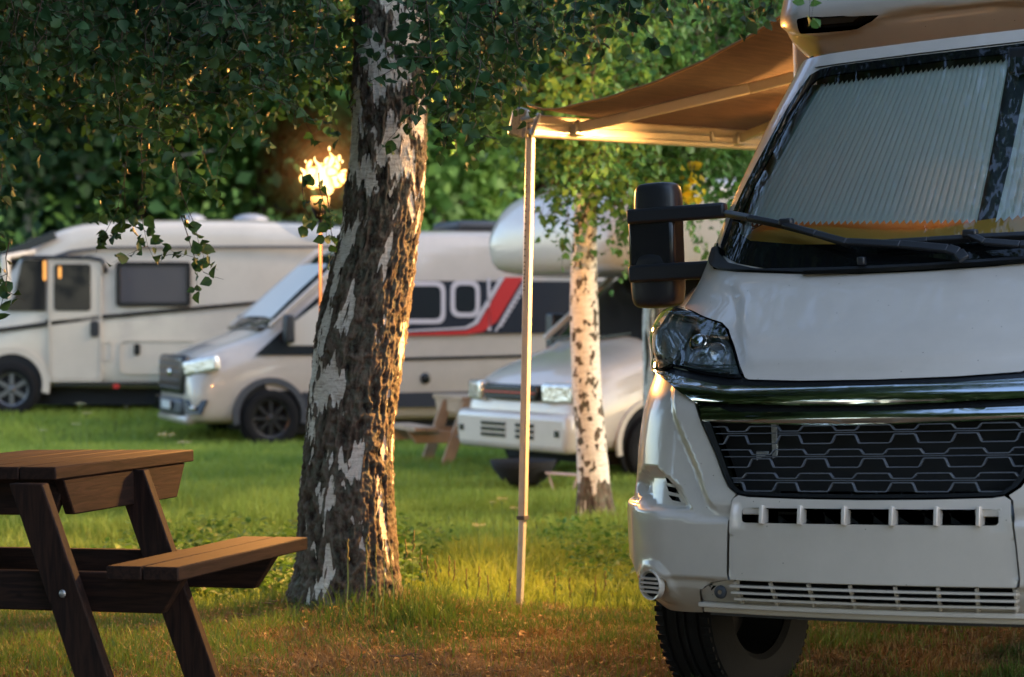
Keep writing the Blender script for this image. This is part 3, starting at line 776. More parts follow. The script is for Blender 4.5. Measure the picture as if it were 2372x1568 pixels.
ad = t.nodes.new('ShaderNodeMath'); ad.operation = 'ADD'; ad.use_clamp = True; t.links.new(nz.outputs[0], ad.inputs[0]); t.links.new(mr.outputs[0], ad.inputs[1])
mx = t.nodes.new('ShaderNodeMix'); mx.data_type = 'RGBA'; t.links.new(ad.outputs[0], mx.inputs[0]); t.links.new(soil, mx.inputs[6]); t.links.new(green, mx.inputs[7])
t.links.new(mx.outputs[2], b.inputs['Base Color'])
bp = t.nodes.new('ShaderNodeBump'); bp.inputs['Strength'].default_value = .9; bp.inputs['Distance'].default_value = .02; t.links.new(noise(45, 8), bp.inputs['Height']); t.links.new(bp.outputs[0], b.inputs['Normal'])
xs = np.concatenate([np.linspace(-90, -6, 30)[:-1], np.arange(-6, 8, .12), np.linspace(8, 90, 30)])
ys = np.concatenate([np.linspace(-60, 6, 16)[:-1], np.arange(6, 14, .10), np.arange(14, 32, .3), np.linspace(32, 130, 30)])
gr = link('ground', grid_mesh('ground', xs, ys), g); tag(gr, 'grassy meadow ground with bare brown patches in front', kind='structure')

# ================================================================ grass
def leafmat(name, c1, c2, trans=.45, scale=3., rough=.5):
    return material(name, c1, rough=rough, var=1, var2=c2, vscale=scale, detail=3, trans=trans, spec=.3)
G1 = leafmat('fresh_grass', (.10, .17, .03), (.045, .10, .02), .45, 1.2)
G2 = leafmat('dry_grass', (.25, .17, .075), (.13, .09, .035), .3, 2.)
G3 = leafmat('meadow_grass', (.34, .42, .07), (.15, .25, .04), .5, .8)

def blades(name, x, y, h, w, m, lean=.5, z=None, segs=3, R=rng):
    n = len(x); z = ground_z(x, y) - .005 if z is None else z
    a = R.random(n) * 2 * math.pi; l = R.random(n) * lean; d = np.stack([np.cos(a), np.sin(a)], 1)
    fa = R.random(n) * math.pi; wx = np.cos(fa) * w / 2; wy = np.sin(fa) * w / 2
    V = []; 
    for k in range(segs):
        q = k / segs; cx = x + d[:, 0] * l * h * q ** 2; cy = y + d[:, 1] * l * h * q ** 2; cz = z + h * (q - .25 * l * q * q); s = 1 - .25 * q - .3 * q * q
        V.append(np.stack([cx - wx * s, cy - wy * s, cz], 1)); V.append(np.stack([cx + wx * s, cy + wy * s, cz], 1))
    V.append(np.stack([x + d[:, 0] * l * h, y + d[:, 1] * l * h, z + h * (1 - .3 * l)], 1))
    nv = 2 * segs + 1; VV = np.stack(V, 1).reshape(-1, 3); b = np.arange(n)[:, None] * nv
    Q = [b + np.array([2 * k, 2 * k + 1, 2 * k + 3, 2 * k + 2]) for k in range(segs - 1)]
    T = b + np.array([2 * segs - 2, 2 * segs - 1, 2 * segs])
    o = link(name, mesh_np(name, VV, [np.concatenate(Q), T]), m); return o

def scatter(n, x0, x1, y0, y1, R=rng):
    """more or less even on the picture: wider with distance"""
    y = y0 + (y1 - y0) * R.random(n); x = (x0 + (x1 - x0) * R.random(n)) * y; return x, y
def keep(x, y, p): k = rng.random(len(x)) < p; return x[k], y[k]
def dens(x, y, sc, lo, hi): 
    P = np.stack([x * sc + 20, y * sc + 20, np.full_like(x, 3.3)], 1); return smooth01((fbm(P, 3) - lo) / (hi - lo))
# near turf, patchy
x, y = scatter(125000, -.27, .32, 7.9, 10.6); p = .10 + .9 * dens(x, y, 1.6, .42, .60) + .5 * smooth01((y - 9.7) / .8); x, y = keep(x, y, np.clip(p, 0, 1) * .62)
h = (.018 + .05 * rng.random(len(x)) ** 1.5) * (1 + .5 * dens(x, y, 3, .4, .6))
tag(blades('short_grass', x, y, h, .0032 + .002 * rng.random(len(x)), G1, .9), 'short patchy turf in the foreground', kind='stuff')
x, y = scatter(110000, -.27, .32, 7.9, 10.8); x, y = keep(x, y, .35 + .65 * dens(x, y, 2.2, .45, .55))
tag(blades('dry_grass', x, y, .015 + .05 * rng.random(len(x)), .0028 + .002 * rng.random(len(x)), G2, 1.6), 'dry straw blades lying among the turf', kind='stuff')
# clumps at the birch foot and along the edge
cx = []; cy = []
for _ in range(150):
    a = random.random(); X = random.gauss(-.35, .30) if a < .5 else random.uniform(-1.6, 2.0); Y = random.gauss(9.85, .12) if a < .5 else random.gauss(10.5, .2)
    n = random.randint(8, 26); cx += list(rng.normal(X, .045, n)); cy += list(rng.normal(Y, .045, n))
cx = np.array(cx); cy = np.array(cy); ok_ = ~((np.abs(cx - .03) < .30) & (cy < 10.85)); cx = cx[ok_]; cy = cy[ok_]
tag(blades('tufted_grass', cx, cy, .04 + .11 * rng.random(len(cx)) ** 1.3, .0035 + .003 * rng.random(len(cx)), G1, .7, segs=4), 'longer grass tufts around the foot of the big birch', kind='stuff')
# tall sparse stalks by the trunk
# meadow behind
x, y = scatter(150000, -.30, .30, 10.6, 19); ok_ = ~((np.abs(x - .03) < .25) & (y < 10.82)); x = x[ok_]; y = y[ok_]; x, y = keep(x, y, .5 + .5 * dens(x, y, .9, .4, .6))
h = (.05 + .09 * rng.random(len(x))) * (.7 + .9 * dens(x, y, .7, .42, .6))
tag(blades('meadow_grass', x, y, h, .006 + .005 * rng.random(len(x)), G3, .8), 'taller green meadow grass behind the big birch', kind='stuff')
x, y = scatter(110000, -.30, .22, 19, 34)
tag(blades('far_grass', x, y, .06 + .09 * rng.random(len(x)), .012 + .008 * rng.random(len(x)), G3, .7), 'bright grass between the parked campers', kind='stuff')
# weedy herbs left of the trunk
def leaf_cloud(C, size, R=rng, flat=.0, fold=.25, down=.0):
    """pointed leaves, 6 triangles each, random directions; C: centres"""
    n = len(C); size = np.broadcast_to(size, n)
    a = R.random(n) * 2 * math.pi; el = (R.random(n) - .5) * 1.6 - down; el = el * (1 - flat)
    d = np.stack([np.cos(a) * np.cos(el), np.sin(a) * np.cos(el), np.sin(el)], 1)
    r = R.normal(size=(n, 3)); r[:, 2] += flat * 6; s = np.cross(d, r); s /= np.linalg.norm(s, axis=1, keepdims=True) + 1e-9; nn = np.cross(s, d)
    prof = [(0, 0, 0), (.18, .30, .06), (.45, .42, .08), (.75, .22, .02), (1.0, 0, -.10)]
    pts = [(0, 0, 0)] + [(p[0], p[1], p[2] + fold * p[1]) for p in prof[1:4]] + [(1.0, 0, -.12)] + [(p[0], -p[1], p[2] + fold * p[1]) for p in prof[3:0:-1]] + [(.45, 0, 0)]
    V = np.stack([C + (d * q[0] + s * q[1] + nn * q[2]) * size[:, None] for q in pts], 1).reshape(-1, 3)
    b = np.arange(n)[:, None] * 9
    F = np.concatenate([b + np.array([8, k, (k + 1) % 8]) for k in range(8)])
    return V, F
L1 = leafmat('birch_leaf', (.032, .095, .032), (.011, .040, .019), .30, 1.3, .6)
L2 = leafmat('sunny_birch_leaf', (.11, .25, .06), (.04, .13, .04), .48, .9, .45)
L3 = leafmat('dark_leaf', (.022, .05, .014), (.010, .026, .010), .35, .5, .45)
L4 = leafmat('herb_leaf', (.10, .21, .03), (.05, .12, .025), .45, 1.5, .5)
C = []
for _ in range(260):
    X = random.uniform(-2.3, -.55) ; Y = random.uniform(10.8, 13.5); n = 26; hh = random.uniform(.10, .30)
    q = rng.normal(size=(n, 3)) * np.array([.09, .09, .0]) + np.array([X, Y, 0]); q[:, 2] = ground_z(q[:, 0], q[:, 1]) + rng.random(n) * hh; C.append(q)
for _ in range(90):
    X = random.uniform(.3, 2.0); Y = random.uniform(11.2, 15); n = 20; hh = random.uniform(.06, .2)
    q = rng.normal(size=(n, 3)) * np.array([.10, .10, .0]) + np.array([X, Y, 0]); q[:, 2] = ground_z(q[:, 0], q[:, 1]) + rng.random(n) * hh; C.append(q)
C = np.concatenate(C); V, F = leaf_cloud(C, .03 + .035 * rng.random(len(C)), flat=.4)
tag(link('herb_cover', mesh_np('herb_cover', V, [F]), L4), 'leafy weeds growing in the meadow grass', kind='stuff')

# stones, fallen leaves, twigs
stone = material('stone', (.28, .25, .22), rough=.85, var=.4, vscale=30, bump=.4)
def on_ground(px, py):
    lo, hi = 6., 60.
    for _ in range(50):
        m_ = (lo + hi) / 2; p = pix(px, py, m_)
        if p.z > float(ground_z(p.x, p.y)): lo = m_
        else: hi = m_
    return pix(px, py, lo)
for px, py, r, lab in [(706, 1460, .020, 'grey pebble on bare soil just right of the bench leg'), (727, 1533, .010, 'tiny pale pebble low in front of the birch'), (2020 * .579 - 0, 1520, .013, 'small brown pebble in the turf below the awning pole'), (1478, 1503, .022, 'grey stone in the turf beside the front tyre'), (1005, 1540, .012, 'dark pebble at the bottom edge below the birch')]:
    p = on_ground(px, py); B = MB(); B.ball((0, 0, 0), (r, r * .8, r * .55), 9, 6)
    B.v = [(a * (1 + .18 * math.sin(9 * b / r + i)), b, c) for i, (a, b, c) in enumerate(B.v)]
    o = B.build('pebble', stone, None, smooth=True); o.location = p + Vector((0, 0, r * .2)); o.rotation_euler = (0, 0, random.random() * 6); tag(o, lab, 'stone', 'pebbles on the soil')
litter = leafmat('fallen_leaf', (.34, .22, .09), (.16, .09, .04), .3, 3)
x, y = scatter(1500, -.2, .3, 8.0, 10.6); C = np.stack([x, y, ground_z(x, y) + .012], 1); V, F = leaf_cloud(C, .018 + .02 * rng.random(len(C)), flat=.9)
tag(link('fallen_leaves', mesh_np('fallen_leaves', V, [F]), litter), 'brown fallen birch leaves scattered over the turf', kind='stuff')
B = MB()
for _ in range(110):
    yy = random.uniform(8.2, 10.3); xx = random.uniform(-.16, .28) * yy; a = random.random() * 3.1; L = random.uniform(.03, .16); z = float(ground_z(xx, yy)) + .01
    p = [Vector((xx + math.cos(a) * L * k / 3, yy + math.sin(a) * L * k / 3, z + random.uniform(0, .012))) for k in range(4)]; B.tube(p, [.004, .0035, .003, .0015], 5)
twigs = B.build('ground_twigs', material('twig', (.10, .065, .045), rough=.9), None); tag(twigs, 'thin dry twigs scattered over the soil', kind='stuff')

# ================================================================ birches
def trunk_mesh(path, nth, nz, seed, white_fn, rough_amp, period=None):
    """path: (z-ordered) list of (x, y, z, r); returns mesh with point attributes"""
    P = np.array(path, float); L = np.concatenate([[0], np.cumsum(np.linalg.norm(np.diff(P[:, :3], axis=0), axis=1))])
    t = np.linspace(0, L[-1], nz); c = np.stack([np.interp(t, L, P[:, k]) for k in range(4)], 1)
    for _ in range(int(nz / 12)):
        c[1:-1] = (c[:-2] + 2 * c[1:-1] + c[2:]) / 4
    th = np.linspace(0, 2 * math.pi, nth, endpoint=False)
    T, Z = np.meshgrid(th, t); R0 = c[:, 3][:, None]
    dx = np.cos(T); dy = np.sin(T)
    q = np.stack([dx * 1.0, dy * 1.0, Z], -1).reshape(-1, 3)
    rel = (Z / L[-1])
    wm = white_fn(q, T.ravel(), Z.ravel()).reshape(T.shape)
    # fissured bark: ridges stretched upwards
    a = vnoise(q * np.array([7, 7, 14.]) + seed + 30); b_ = vnoise(q * np.array([15, 15, 36.]) + seed + 60); c_ = vnoise(q * np.array([36, 36, 110.]) + seed + 90)
    ridge = (1 - np.abs(a * 2 - 1)) * .55 + (1 - np.abs(b_ * 2 - 1)) * .30 + c_ * .25
    ridge = ridge.reshape(T.shape); disp = rough_amp * (1 - wm) * (ridge - .45) + .004 * wm + .0015 * (c_.reshape(T.shape) - .5)
    flare = c[:, 3][:, None] * (1 + .10 * np.sin(T * 5 + seed) * smooth01(1 - Z / .35))
    r = flare + disp
    V = np.stack([c[:, 0][:, None] + dx * r, c[:, 1][:, None] + dy * r, c[:, 2][:, None] + 0 * T], -1).reshape(-1, 3)
    i = np.arange((nz - 1) * nth); row = i // nth; k = i % nth
    F = np.stack([row * nth + k, row * nth + (k + 1) % nth, (row + 1) * nth + (k + 1) % nth, (row + 1) * nth + k], 1)
    me = mesh_np('trunk', V, [F]); at = me.attributes.new('white', 'FLOAT', 'POINT'); at.data.foreach_set('value', wm.ravel().astype(np.float32))
    at = me.attributes.new('ridge', 'FLOAT', 'POINT'); at.data.foreach_set('value', ridge.ravel().astype(np.float32)); return me

bark = bpy.data.materials.new('birch_bark'); bark.use_nodes = True; t = bark.node_tree; b = t.nodes['Principled BSDF']; b.inputs['Roughness'].default_value = .85; b.inputs['Specular IOR Level'].default_value = .25
tc = t.nodes.new('ShaderNodeTexCoord')
def attr(n): a = t.nodes.new('ShaderNodeAttribute'); a.attribute_name = n; return a.outputs['Fac']
def nz_(scale, st=(1, 1, 1), det=6):
    mp = t.nodes.new('ShaderNodeMapping'); mp.inputs['Scale'].default_value = st; t.links.new(tc.outputs['Object'], mp.inputs[0])
    n = t.nodes.new('ShaderNodeTexNoise'); n.inputs['Scale'].default_value = scale; n.inputs['Detail'].default_value = det; n.inputs['Roughness'].default_value = .7; t.links.new(mp.outputs[0], n.inputs['Vector']); return n.outputs['Fac']
wh = ramp(nz_(14, (1, 1, 6)), [(.30, (.30, .24, .18)), (.42, (.58, .55, .49)), (.65, (.76, .74, .68))])
lent = ramp(nz_(30, (.7, .7, 9), 3), [(.60, (1, 1, 1)), (.66, (.25, .18, .13)), (.8, (.2, .15, .11))])
mm = t.nodes.new('ShaderNodeMix'); mm.data_type = 'RGBA'; mm.blend_type = 'MULTIPLY'; mm.inputs[0].default_value = .8; t.links.new(wh, mm.inputs[6]); t.links.new(lent, mm.inputs[7])
dk = ramp(attr('ridge'), [(.30, (.007, .006, .006)), (.50, (.035, .025, .019)), (.78, (.090, .068, .052)), (.92, (.14, .112, .09))])
lich = ramp(nz_(26, (1, 1, .8)), [(.45, (0, 0, 0)), (.62, (1, 1, 1))])
lm = t.nodes.new('ShaderNodeMix'); lm.data_type = 'RGBA'; lm.inputs[7].default_value = (.13, .15, .115, 1)
lmf = t.nodes.new('ShaderNodeMath'); lmf.operation = 'MULTIPLY'; lmf.inputs[1].default_value = .6; t.links.new(lich, lmf.inputs[0]); t.links.new(lmf.outputs[0], lm.inputs[0]); t.links.new(dk, lm.inputs[6])
wf = ramp(attr('white'), [(.42, (0, 0, 0)), (.56, (1, 1, 1))])
mx = t.nodes.new('ShaderNodeMix'); mx.data_type = 'RGBA'; t.links.new(wf, mx.inputs[0]); t.links.new(lm.outputs[2], mx.inputs[6]); t.links.new(mm.outputs[2], mx.inputs[7]); t.links.new(mx.outputs[2], b.inputs['Base Color'])
bp = t.nodes.new('ShaderNodeBump'); bp.inputs['Strength'].default_value = .7; bp.inputs['Distance'].default_value = .012; t.links.new(nz_(70, (1, 1, .7)), bp.inputs['Height']); t.links.new(bp.outputs[0], b.inputs['Normal'])
wood = material('branch_wood', (.06, .045, .038), rough=.85, var=.4, vscale=40)

# ---- the big birch
YT = 10.3
tr = [(1460, 655, 945), (1370, 668, 935), (1340, 684, 926), (1250, 690, 916), (1100, 698, 910), (1000, 710, 911), (900, 718, 922), (800, 727, 937), (700, 748, 949), (600, 775, 962), (500, 796, 978), (400, 808, 984), (300, 814, 985), (150, 818, 986), (0, 828, 986), (-200, 838, 980), (-600, 850, 970), (-1400, 870, 960)]
path = []
for py, a, b_ in tr:
    p = pix((a + b_) / 2, py, YT); path.append((p.x, p.y, p.z, (b_ - a) / 2 / 5000 * YT * .97))
def white_big(q, T, Z):
    # Z: metres above the foot; bands of white bark above, upright flecks below
    hgt = Z
    q = q.copy(); tt = np.stack([np.cos(T) * 9, np.sin(T) * 9, Z * 2.5], 1); q[:, 2] += .16 * (vnoise(tt + 21) - .5) + .10 * (vnoise(tt * 2.3 + 9) - .5)
    low = fbm(q * np.array([3.4, 3.4, 6.0]) + 11, 4); hi = .8 * fbm(q * np.array([2.0, 2.0, 9.]) + 40, 4) + .2 * fbm(q * np.array([8, 8, 30.]) + 3, 3)
    k = smooth01((hgt - 1.75) / .35)
    thr_low = np.interp(hgt, [0, .35, .7, 1.2, 1.7], [.76, .62, .565, .54, .545])
    low = low * .8 + .2 * fbm(q * np.array([9, 9, 14.]) + 5, 3); wl = .5 + (low - thr_low) * 12; wh_ = .5 + (hi - .525) * 9
    dark = np.exp(-((hgt - 1.62) / .22) ** 2) * .55
    return np.clip(wl * (1 - k) + wh_ * k - dark, 0, 1)
birch = tag(empty('birch_tree', (0, 0, 0)), 'thick old birch in the middle with dark cracked bark, white patches and hanging leafy twigs', 'birch tree', 'birches on the camping ground')
me = trunk_mesh(path, 300, 900, 4.0, white_big, .034)
link('trunk', me, bark, birch)

one_leaf_V, one_leaf_F = None, None
def leaf_single():
    V, F = leaf_cloud(np.zeros((1, 3)), 1.0, np.random.default_rng(2)); return V, F
def twig_system(starts, m_leaf, parent, size, step=.045, wood_r=.0035, R=random, name='foliage', singles=0, spread=.5, sub=.55):
    """hanging twigs: starts = (point, length); leaves along them and along short side shoots"""
    B = MB(); C = []; D = []
    def shoot(p, d, L, r, lvl):
        p = Vector(p); pts = [p.copy()]; n = max(2, int(L / .07)); d = Vector(d)
        for i in range(n):
            d = (d + Vector((R.gauss(0, .22), R.gauss(0, .22), R.gauss(0, .12) - (.30 if lvl == 0 else .16)))).normalized()
            p = p + d * (L / n); pts.append(p.copy())
            k = max(1, int((L / n) / step))
            for j in range(k):
                q = pts[-2].lerp(p, R.random()); o = Vector((R.gauss(0, 1), R.gauss(0, 1), R.gauss(-.5, .6))).normalized() * .02; C.append(tuple(q + o))
            if lvl < 1 and i > 0 and R.random() < sub:
                dd = Vector((R.gauss(0, 1), R.gauss(0, 1), R.gauss(-.2, .4))).normalized(); shoot(p, dd, L * R.uniform(.15, .45), r * .6, lvl + 1)
        B.tube(pts, [r * (1 - .7 * i / n) for i in range(n + 1)], 4 if lvl else 5, caps=False)
    for s, L in starts: shoot(s, (R.gauss(0, spread), R.gauss(0, spread), -1), L, wood_r, 0)
    B.build('twigs', wood, parent, smooth=True)['kind'] = 'stuff'
    C = np.array(C); rr = np.random.default_rng(len(C))
    order = np.argsort(C[:, 1] + 1000 * ((np.abs(C[:, 0] / C[:, 1]) > .26) | (C[:, 2] > 1.27 + C[:, 1] * .16)))
    sz = size * (.6 + .7 * rr.random(len(C)))
    if singles:
        V, F = leaf_single(); base = mesh_np('leaf', V, [F]); base.materials.append(m_leaf)
        for i in order[:singles]:
            o = bpy.data.objects.new('leaf', base); COL.objects.link(o); o.parent = parent; o.location = C[i]
            o.rotation_euler = (rr.random() * 6.3, rr.random() * 6.3, rr.random() * 6.3); o.scale = (sz[i],) * 3
        rest = order[singles:]
    else: rest = np.arange(len(C))
    V, F = leaf_cloud(C[rest], sz[rest], rr, down=.45)
    o = link(name, mesh_np(name, V, [F]), m_leaf, parent); o['kind'] = 'stuff'; return o

# lower edge of the hanging foliage in the photograph
LOW = [(-250, 350), (0, 420), (60, 300), (130, 260), (220, 340), (330, 380), (420, 310), (500, 280), (600, 330), (680, 330), (760, 300), (820, 215), (900, 190), (970, 240), (1010, 300), (1060, 330), (1110, 360), (1160, 300), (1200, 200), (1260, 190), (1330, 150), (1500, 100), (1700, 90), (1830, 60), (1900, 0)]
starts = []
for _ in range(300):
    px = random.uniform(-280, 1850); Y = random.gauss(10.0, .9); Y = min(max(Y, 8.3), 12.2)
    yl = (float(interp(LOW, px)) - 45) * random.choice([1, .9, .7, .5]) + random.gauss(0, 12); top = random.uniform(-330, -60)
    if px > 1250 and random.random() < .55: continue
    if 800 < px < 1000 and Y < 10.6:
        if random.random() < .82: continue
        yl = min(yl, random.uniform(-40, 190))
    a = pix(px + random.gauss(0, 30), top, Y); b_ = pix(px, yl, Y); starts.append((a, max(.15, (a - b_).length * .98)))
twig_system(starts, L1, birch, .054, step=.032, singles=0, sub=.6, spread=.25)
# the strands one can tell apart
st2 = []
for px, y0, y1, Y in [(352, 250, 640, 9.6), (372, 300, 655, 9.7), (400, 380, 620, 9.6), (420, 540, 650, 9.6), (22, 600, 765, 9.3), (5, 420, 700, 9.3), (738, 440, 560, 9.9), (700, 440, 520, 9.9), (755, 480, 590, 9.8),
                      (1090, 120, 330, 9.7), (1060, 160, 370, 9.7), (1130, 140, 320, 9.8), (1030, 200, 330, 9.6), (1160, 200, 300, 9.8), (1075, 250, 385, 9.7), (860, 20, 200, 9.5), (930, 60, 230, 9.5)]:
    a = pix(px, y0 - 40, Y); b_ = pix(px, y1, Y); st2.append((a, (a - b_).length * .95))
twig_system(st2, L1, birch, .056, step=.032, wood_r=.003, name='foliage', singles=300, spread=.12, sub=.75)
# boughs of the big birch
B = MB()
for (px0, py0, px1, py1, dy) in [(830, -150, 300, -260, -.6), (850, -220, 60, -420, .4), (960, -180, 1300, -300, -.3), (980, -260, 1700, -420, .5), (860, -350, 500, -520, -1.2), (950, -420, 1250, -620, -1.5)]:
    a = pix(px0, py0, YT); c_ = pix(px1, py1, YT + dy); pts = [a.lerp(c_, k / 8) + Vector((0, 0, .25 * math.sin(k / 8 * 3.1))) for k in range(9)]; B.tube(pts, [.06 * (1 - .09 * k) for k in range(9)], 8)
B.build('bough', bark, birch, smooth=True)['kind'] = 'stuff'
# crown overhead, out of the frame, that shades the table
def crown(center, rad, n, size, m, parent, name='crown', seed=1, hollow=.35):
    r = np.random.default_rng(seed); nc = max(8, n // 90); cc = r.normal(size=(nc, 3)); cc /= np.linalg.norm(cc, axis=1, keepdims=True); cc *= (hollow + (1 - hollow) * r.random((nc, 1)) ** .5)
    cc = cc * np.array(rad) * .85 + np.array(center); k = r.integers(0, nc, n)
    C = cc[k] + r.normal(size=(n, 3)) * np.array(rad) * .13
    V, F = quad_leaves(C, size * (.6 + .8 * r.random(n)), r)
    o = link(name, mesh_np(name, V, [F]), m, parent); return o
def quad_leaves(C, size, r):
    n = len(C); a = r.normal(size=(n, 3)); a /= np.linalg.norm(a, axis=1, keepdims=True); b = r.normal(size=(n, 3)); b = np.cross(a, b); b /= np.linalg.norm(b, axis=1, keepdims=True); nn = np.cross(a, b)
    s = size[:, None]; V = np.stack([C - a * s * .55, C + b * s * .38 + nn * s * .1, C + a * s * .6, C - b * s * .38 + nn * s * .1], 1).reshape(-1, 3)
    return V, np.arange(n)[:, None] * 4 + np.array([0, 1, 2, 3])
crown((-2.6, 7.9, 4.9), (2.3, 2.3, 1.3), 14000, .085, L1, birch, seed=6)['kind'] = 'stuff'
crown((-1.6, 9.3, 6.6), (3.4, 3.0, 2.3), 30000, .09, L1, birch, seed=5)['kind'] = 'stuff'

def rod(a, b_, r0, r1, k=8, wob=.04, R=random):
    a = Vector(a); b_ = Vector(b_); pts = [a.lerp(b_, i / k) + Vector((R.gauss(0, wob), R.gauss(0, wob), 0)) * (0 < i < k) for i in range(k + 1)]; return pts, [r0 + (r1 - r0) * i / k for i in range(k + 1)]

# ---- second birch, in front of the alcove motorhome
def white_slim(q, T, Z):
    hi = fbm(q * np.array([2.6, 2.6, 24]) + 70, 4); low = fbm(q * np.array([4, 4, 3]) + 15, 4); k = smooth01((Z - .12) / .25)
    return np.clip((.5 + (hi - .43) * 5) * k + (1 - k) * (.5 + (low - .7) * 6), 0, 1)
b2 = tag(empty('birch_tree', (0, 0, 0)), 'slim white birch standing in front of the alcove motorhome, right of the awning pole', 'birch tree', 'birches on the camping ground')
Y2 = 16.2
path = []
for py, a, b_ in [(1200, 1328, 1430), (1175, 1336, 1420), (1120, 1338, 1412), (1000, 1334, 1402), (900, 1325, 1392), (800, 1322, 1388), (700, 1320, 1385), (600, 1323, 1381), (500, 1331, 1383), (440, 1335, 1384), (300, 1340, 1385), (100, 1345, 1386), (-300, 1350, 1386), (-1200, 1360, 1388)]:
    p = pix((a + b_) / 2, py, Y2); path.append((p.x, p.y, p.z, (b_ - a) / 2 / 5000 * Y2 * .97))
link('trunk', trunk_mesh(path, 120, 420, 9., white_slim, .018), bark, b2)
starts = []
for _ in range(170):
    px = random.gauss(1400, 190); px = min(max(px, 1020), 1760); Y = Y2 + random.gauss(0, .9); yl = float(interp([(1000, 240), (1100, 270), (1250, 330), (1300, 390), (1350, 430), (1400, 440), (1450, 450), (1520, 430), (1600, 400), (1700, 380), (1760, 340)], px)) * random.choice([1, 1, .8, .6]) + random.gauss(0, 22)
    a = pix(px, random.uniform(-300, 100), Y); c_ = pix(px, yl, Y)
    if c_.z < a.z: starts.append((a, (a - c_).length))
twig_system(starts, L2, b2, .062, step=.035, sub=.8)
st3 = [(pix(px, y0, Y2 - .3), (y1 - y0) / 5000 * Y2) for px, y0, y1 in [(1300, 380, 560), (1285, 400, 520), (1320, 400, 600), (1420, 400, 530), (1450, 400, 560), (1480, 380, 600), (1390, 380, 520)]]
twig_system(st3, L2, b2, .058, step=.04, spread=.15, sub=.9)
B = MB()
for a, c_ in (((1360, 250), (1180, 60)), ((1362, 180), (1600, 30)), ((1362, 330), (1460, 230))):
    p, r = rod(pix(*a, Y2), pix(*c_, Y2 + .2), .04, .012); B.tube(p, r, 6)
B.build('bough', bark, b2, smooth=True)['kind'] = 'stuff'

# ---- third birch, behind the black wing mirror
b3 = tag(empty('birch_tree', (0, 0, 0)), 'forked birch half hidden behind the black wing mirror of the foreground motorhome', 'birch tree', 'birches on the camping ground')
Y3 = 17.5
path = []
for py, a, b_ in [(1190, 1488, 1585), (1100, 1492, 1572), (1000, 1492, 1565), (870, 1492, 1550), (760, 1489, 1540), (690, 1492, 1545), (600, 1500, 1560), (500, 1515, 1580), (430, 1535, 1592), (350, 1552, 1602), (250, 1560, 1608), (100, 1562, 1602), (-300, 1565, 1600), (-1000, 1570, 1595)]:
    p = pix((a + b_) / 2, py, Y3); path.append((p.x, p.y, p.z, (b_ - a) / 2 / 5000 * Y3))
link('trunk', trunk_mesh(path, 90, 320, 2., lambda q, T, Z: np.clip(.5 + (fbm(q * np.array([3, 3, 3.]) + 33, 4) - .50) * 6, 0, 1), .022), bark, b3)
B = MB(); p, r = rod(pix(1545, 480, Y3), pix(1455, 330, Y3 - .3), .075, .05, wob=.02); B.tube(p, r, 8); p, r = rod(pix(1455, 330, Y3 - .3), pix(1330, 110, Y3 - .6), .05, .02); B.tube(p, r, 8); p, r = rod(pix(1570, 420, Y3), pix(1530, 300, Y3), .045, .03); B.tube(p, r, 8)
B.build('bough', bark, b3, smooth=True)['kind'] = 'stuff'
starts = []
for _ in range(170):
    px = random.uniform(1380, 1900); Y = Y3 + random.gauss(0, .9); yl = float(interp([(1380, 330), (1500, 370), (1600, 400), (1650, 420), (1700, 470), (1760, 380), (1900, 300)], px)) * random.choice([1, .8, .6]) + random.gauss(0, 22)
    a = pix(px, random.uniform(-300, 60), Y); c_ = pix(px, yl, Y); starts.append((a, max(.3, (a - c_).length)))
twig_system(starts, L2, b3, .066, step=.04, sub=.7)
sp = [(pix(px, y0, 15.0), (y1 - y0) / 5000 * 15) for px, y0, y1 in [(1595, 370, 460), (1610, 380, 470), (1580, 380, 450), (1625, 400, 450)]]
LY = leafmat('lit_yellow_leaf', (.60, .50, .03), (.38, .36, .03), .6, 5)
twig_system(sp, LY, b3, .070, step=.04, spread=.2, sub=.8, name='yellow_leaves')

# leaf spray hanging in front of the overcab
sprayp = pix(1885, -160, 6.9)
twig_system([(sprayp, .30), (sprayp + Vector((.01, 0, -.02)), .26)], L2, birch, .038, step=.03, wood_r=.0015, spread=.05, sub=.25, name='foliage')

# ================================================================ wood behind the campers
def bg_tree(px, Y, h, rad, lab, m, n=9000, size=.20, trunk=(.12, .05), pale=False, name='broadleaf_tree', base=0.25, seed=0):
    p = pix(px, 700, Y); x = p.x; z0 = float(ground_z(x, Y)); e = tag(empty(name, (x, Y, z0)), lab, 'tree', 'trees of the wood behind the campers')
    r = random.Random(seed); B = MB()
    pts, rr = rod((0, 0, -.1), (r.gauss(0, .3), 0, h * .9), trunk[0], trunk[1] * .4, 10, .06, r); B.tube(pts, rr, 8)
    for _ in range(7):
        k = r.randint(3, 8); q, s = rod(pts[k], Vector(pts[k]) + Vector((r.gauss(0, rad * .6), r.gauss(0, rad * .4), r.uniform(.3, 1.4))), rr[k] * .5, .01, 4, .04, r); B.tube(q, s, 5)
    B.build('trunk', bark_pale if pale else wood, e, smooth=True)
    c = crown((0, 0, h * (base + 1) / 2), (rad, rad, h * (1 - base) / 2), n, size, m, e, seed=seed + 100); return e
bark_pale = material('pale_bark', (.42, .38, .32), rough=.8, var=.6, vscale=6)
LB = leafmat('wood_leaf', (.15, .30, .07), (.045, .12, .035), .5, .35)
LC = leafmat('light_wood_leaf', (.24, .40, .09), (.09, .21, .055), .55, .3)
LD = leafmat('deep_wood_leaf', (.045, .10, .035), (.015, .045, .022), .4, .3)
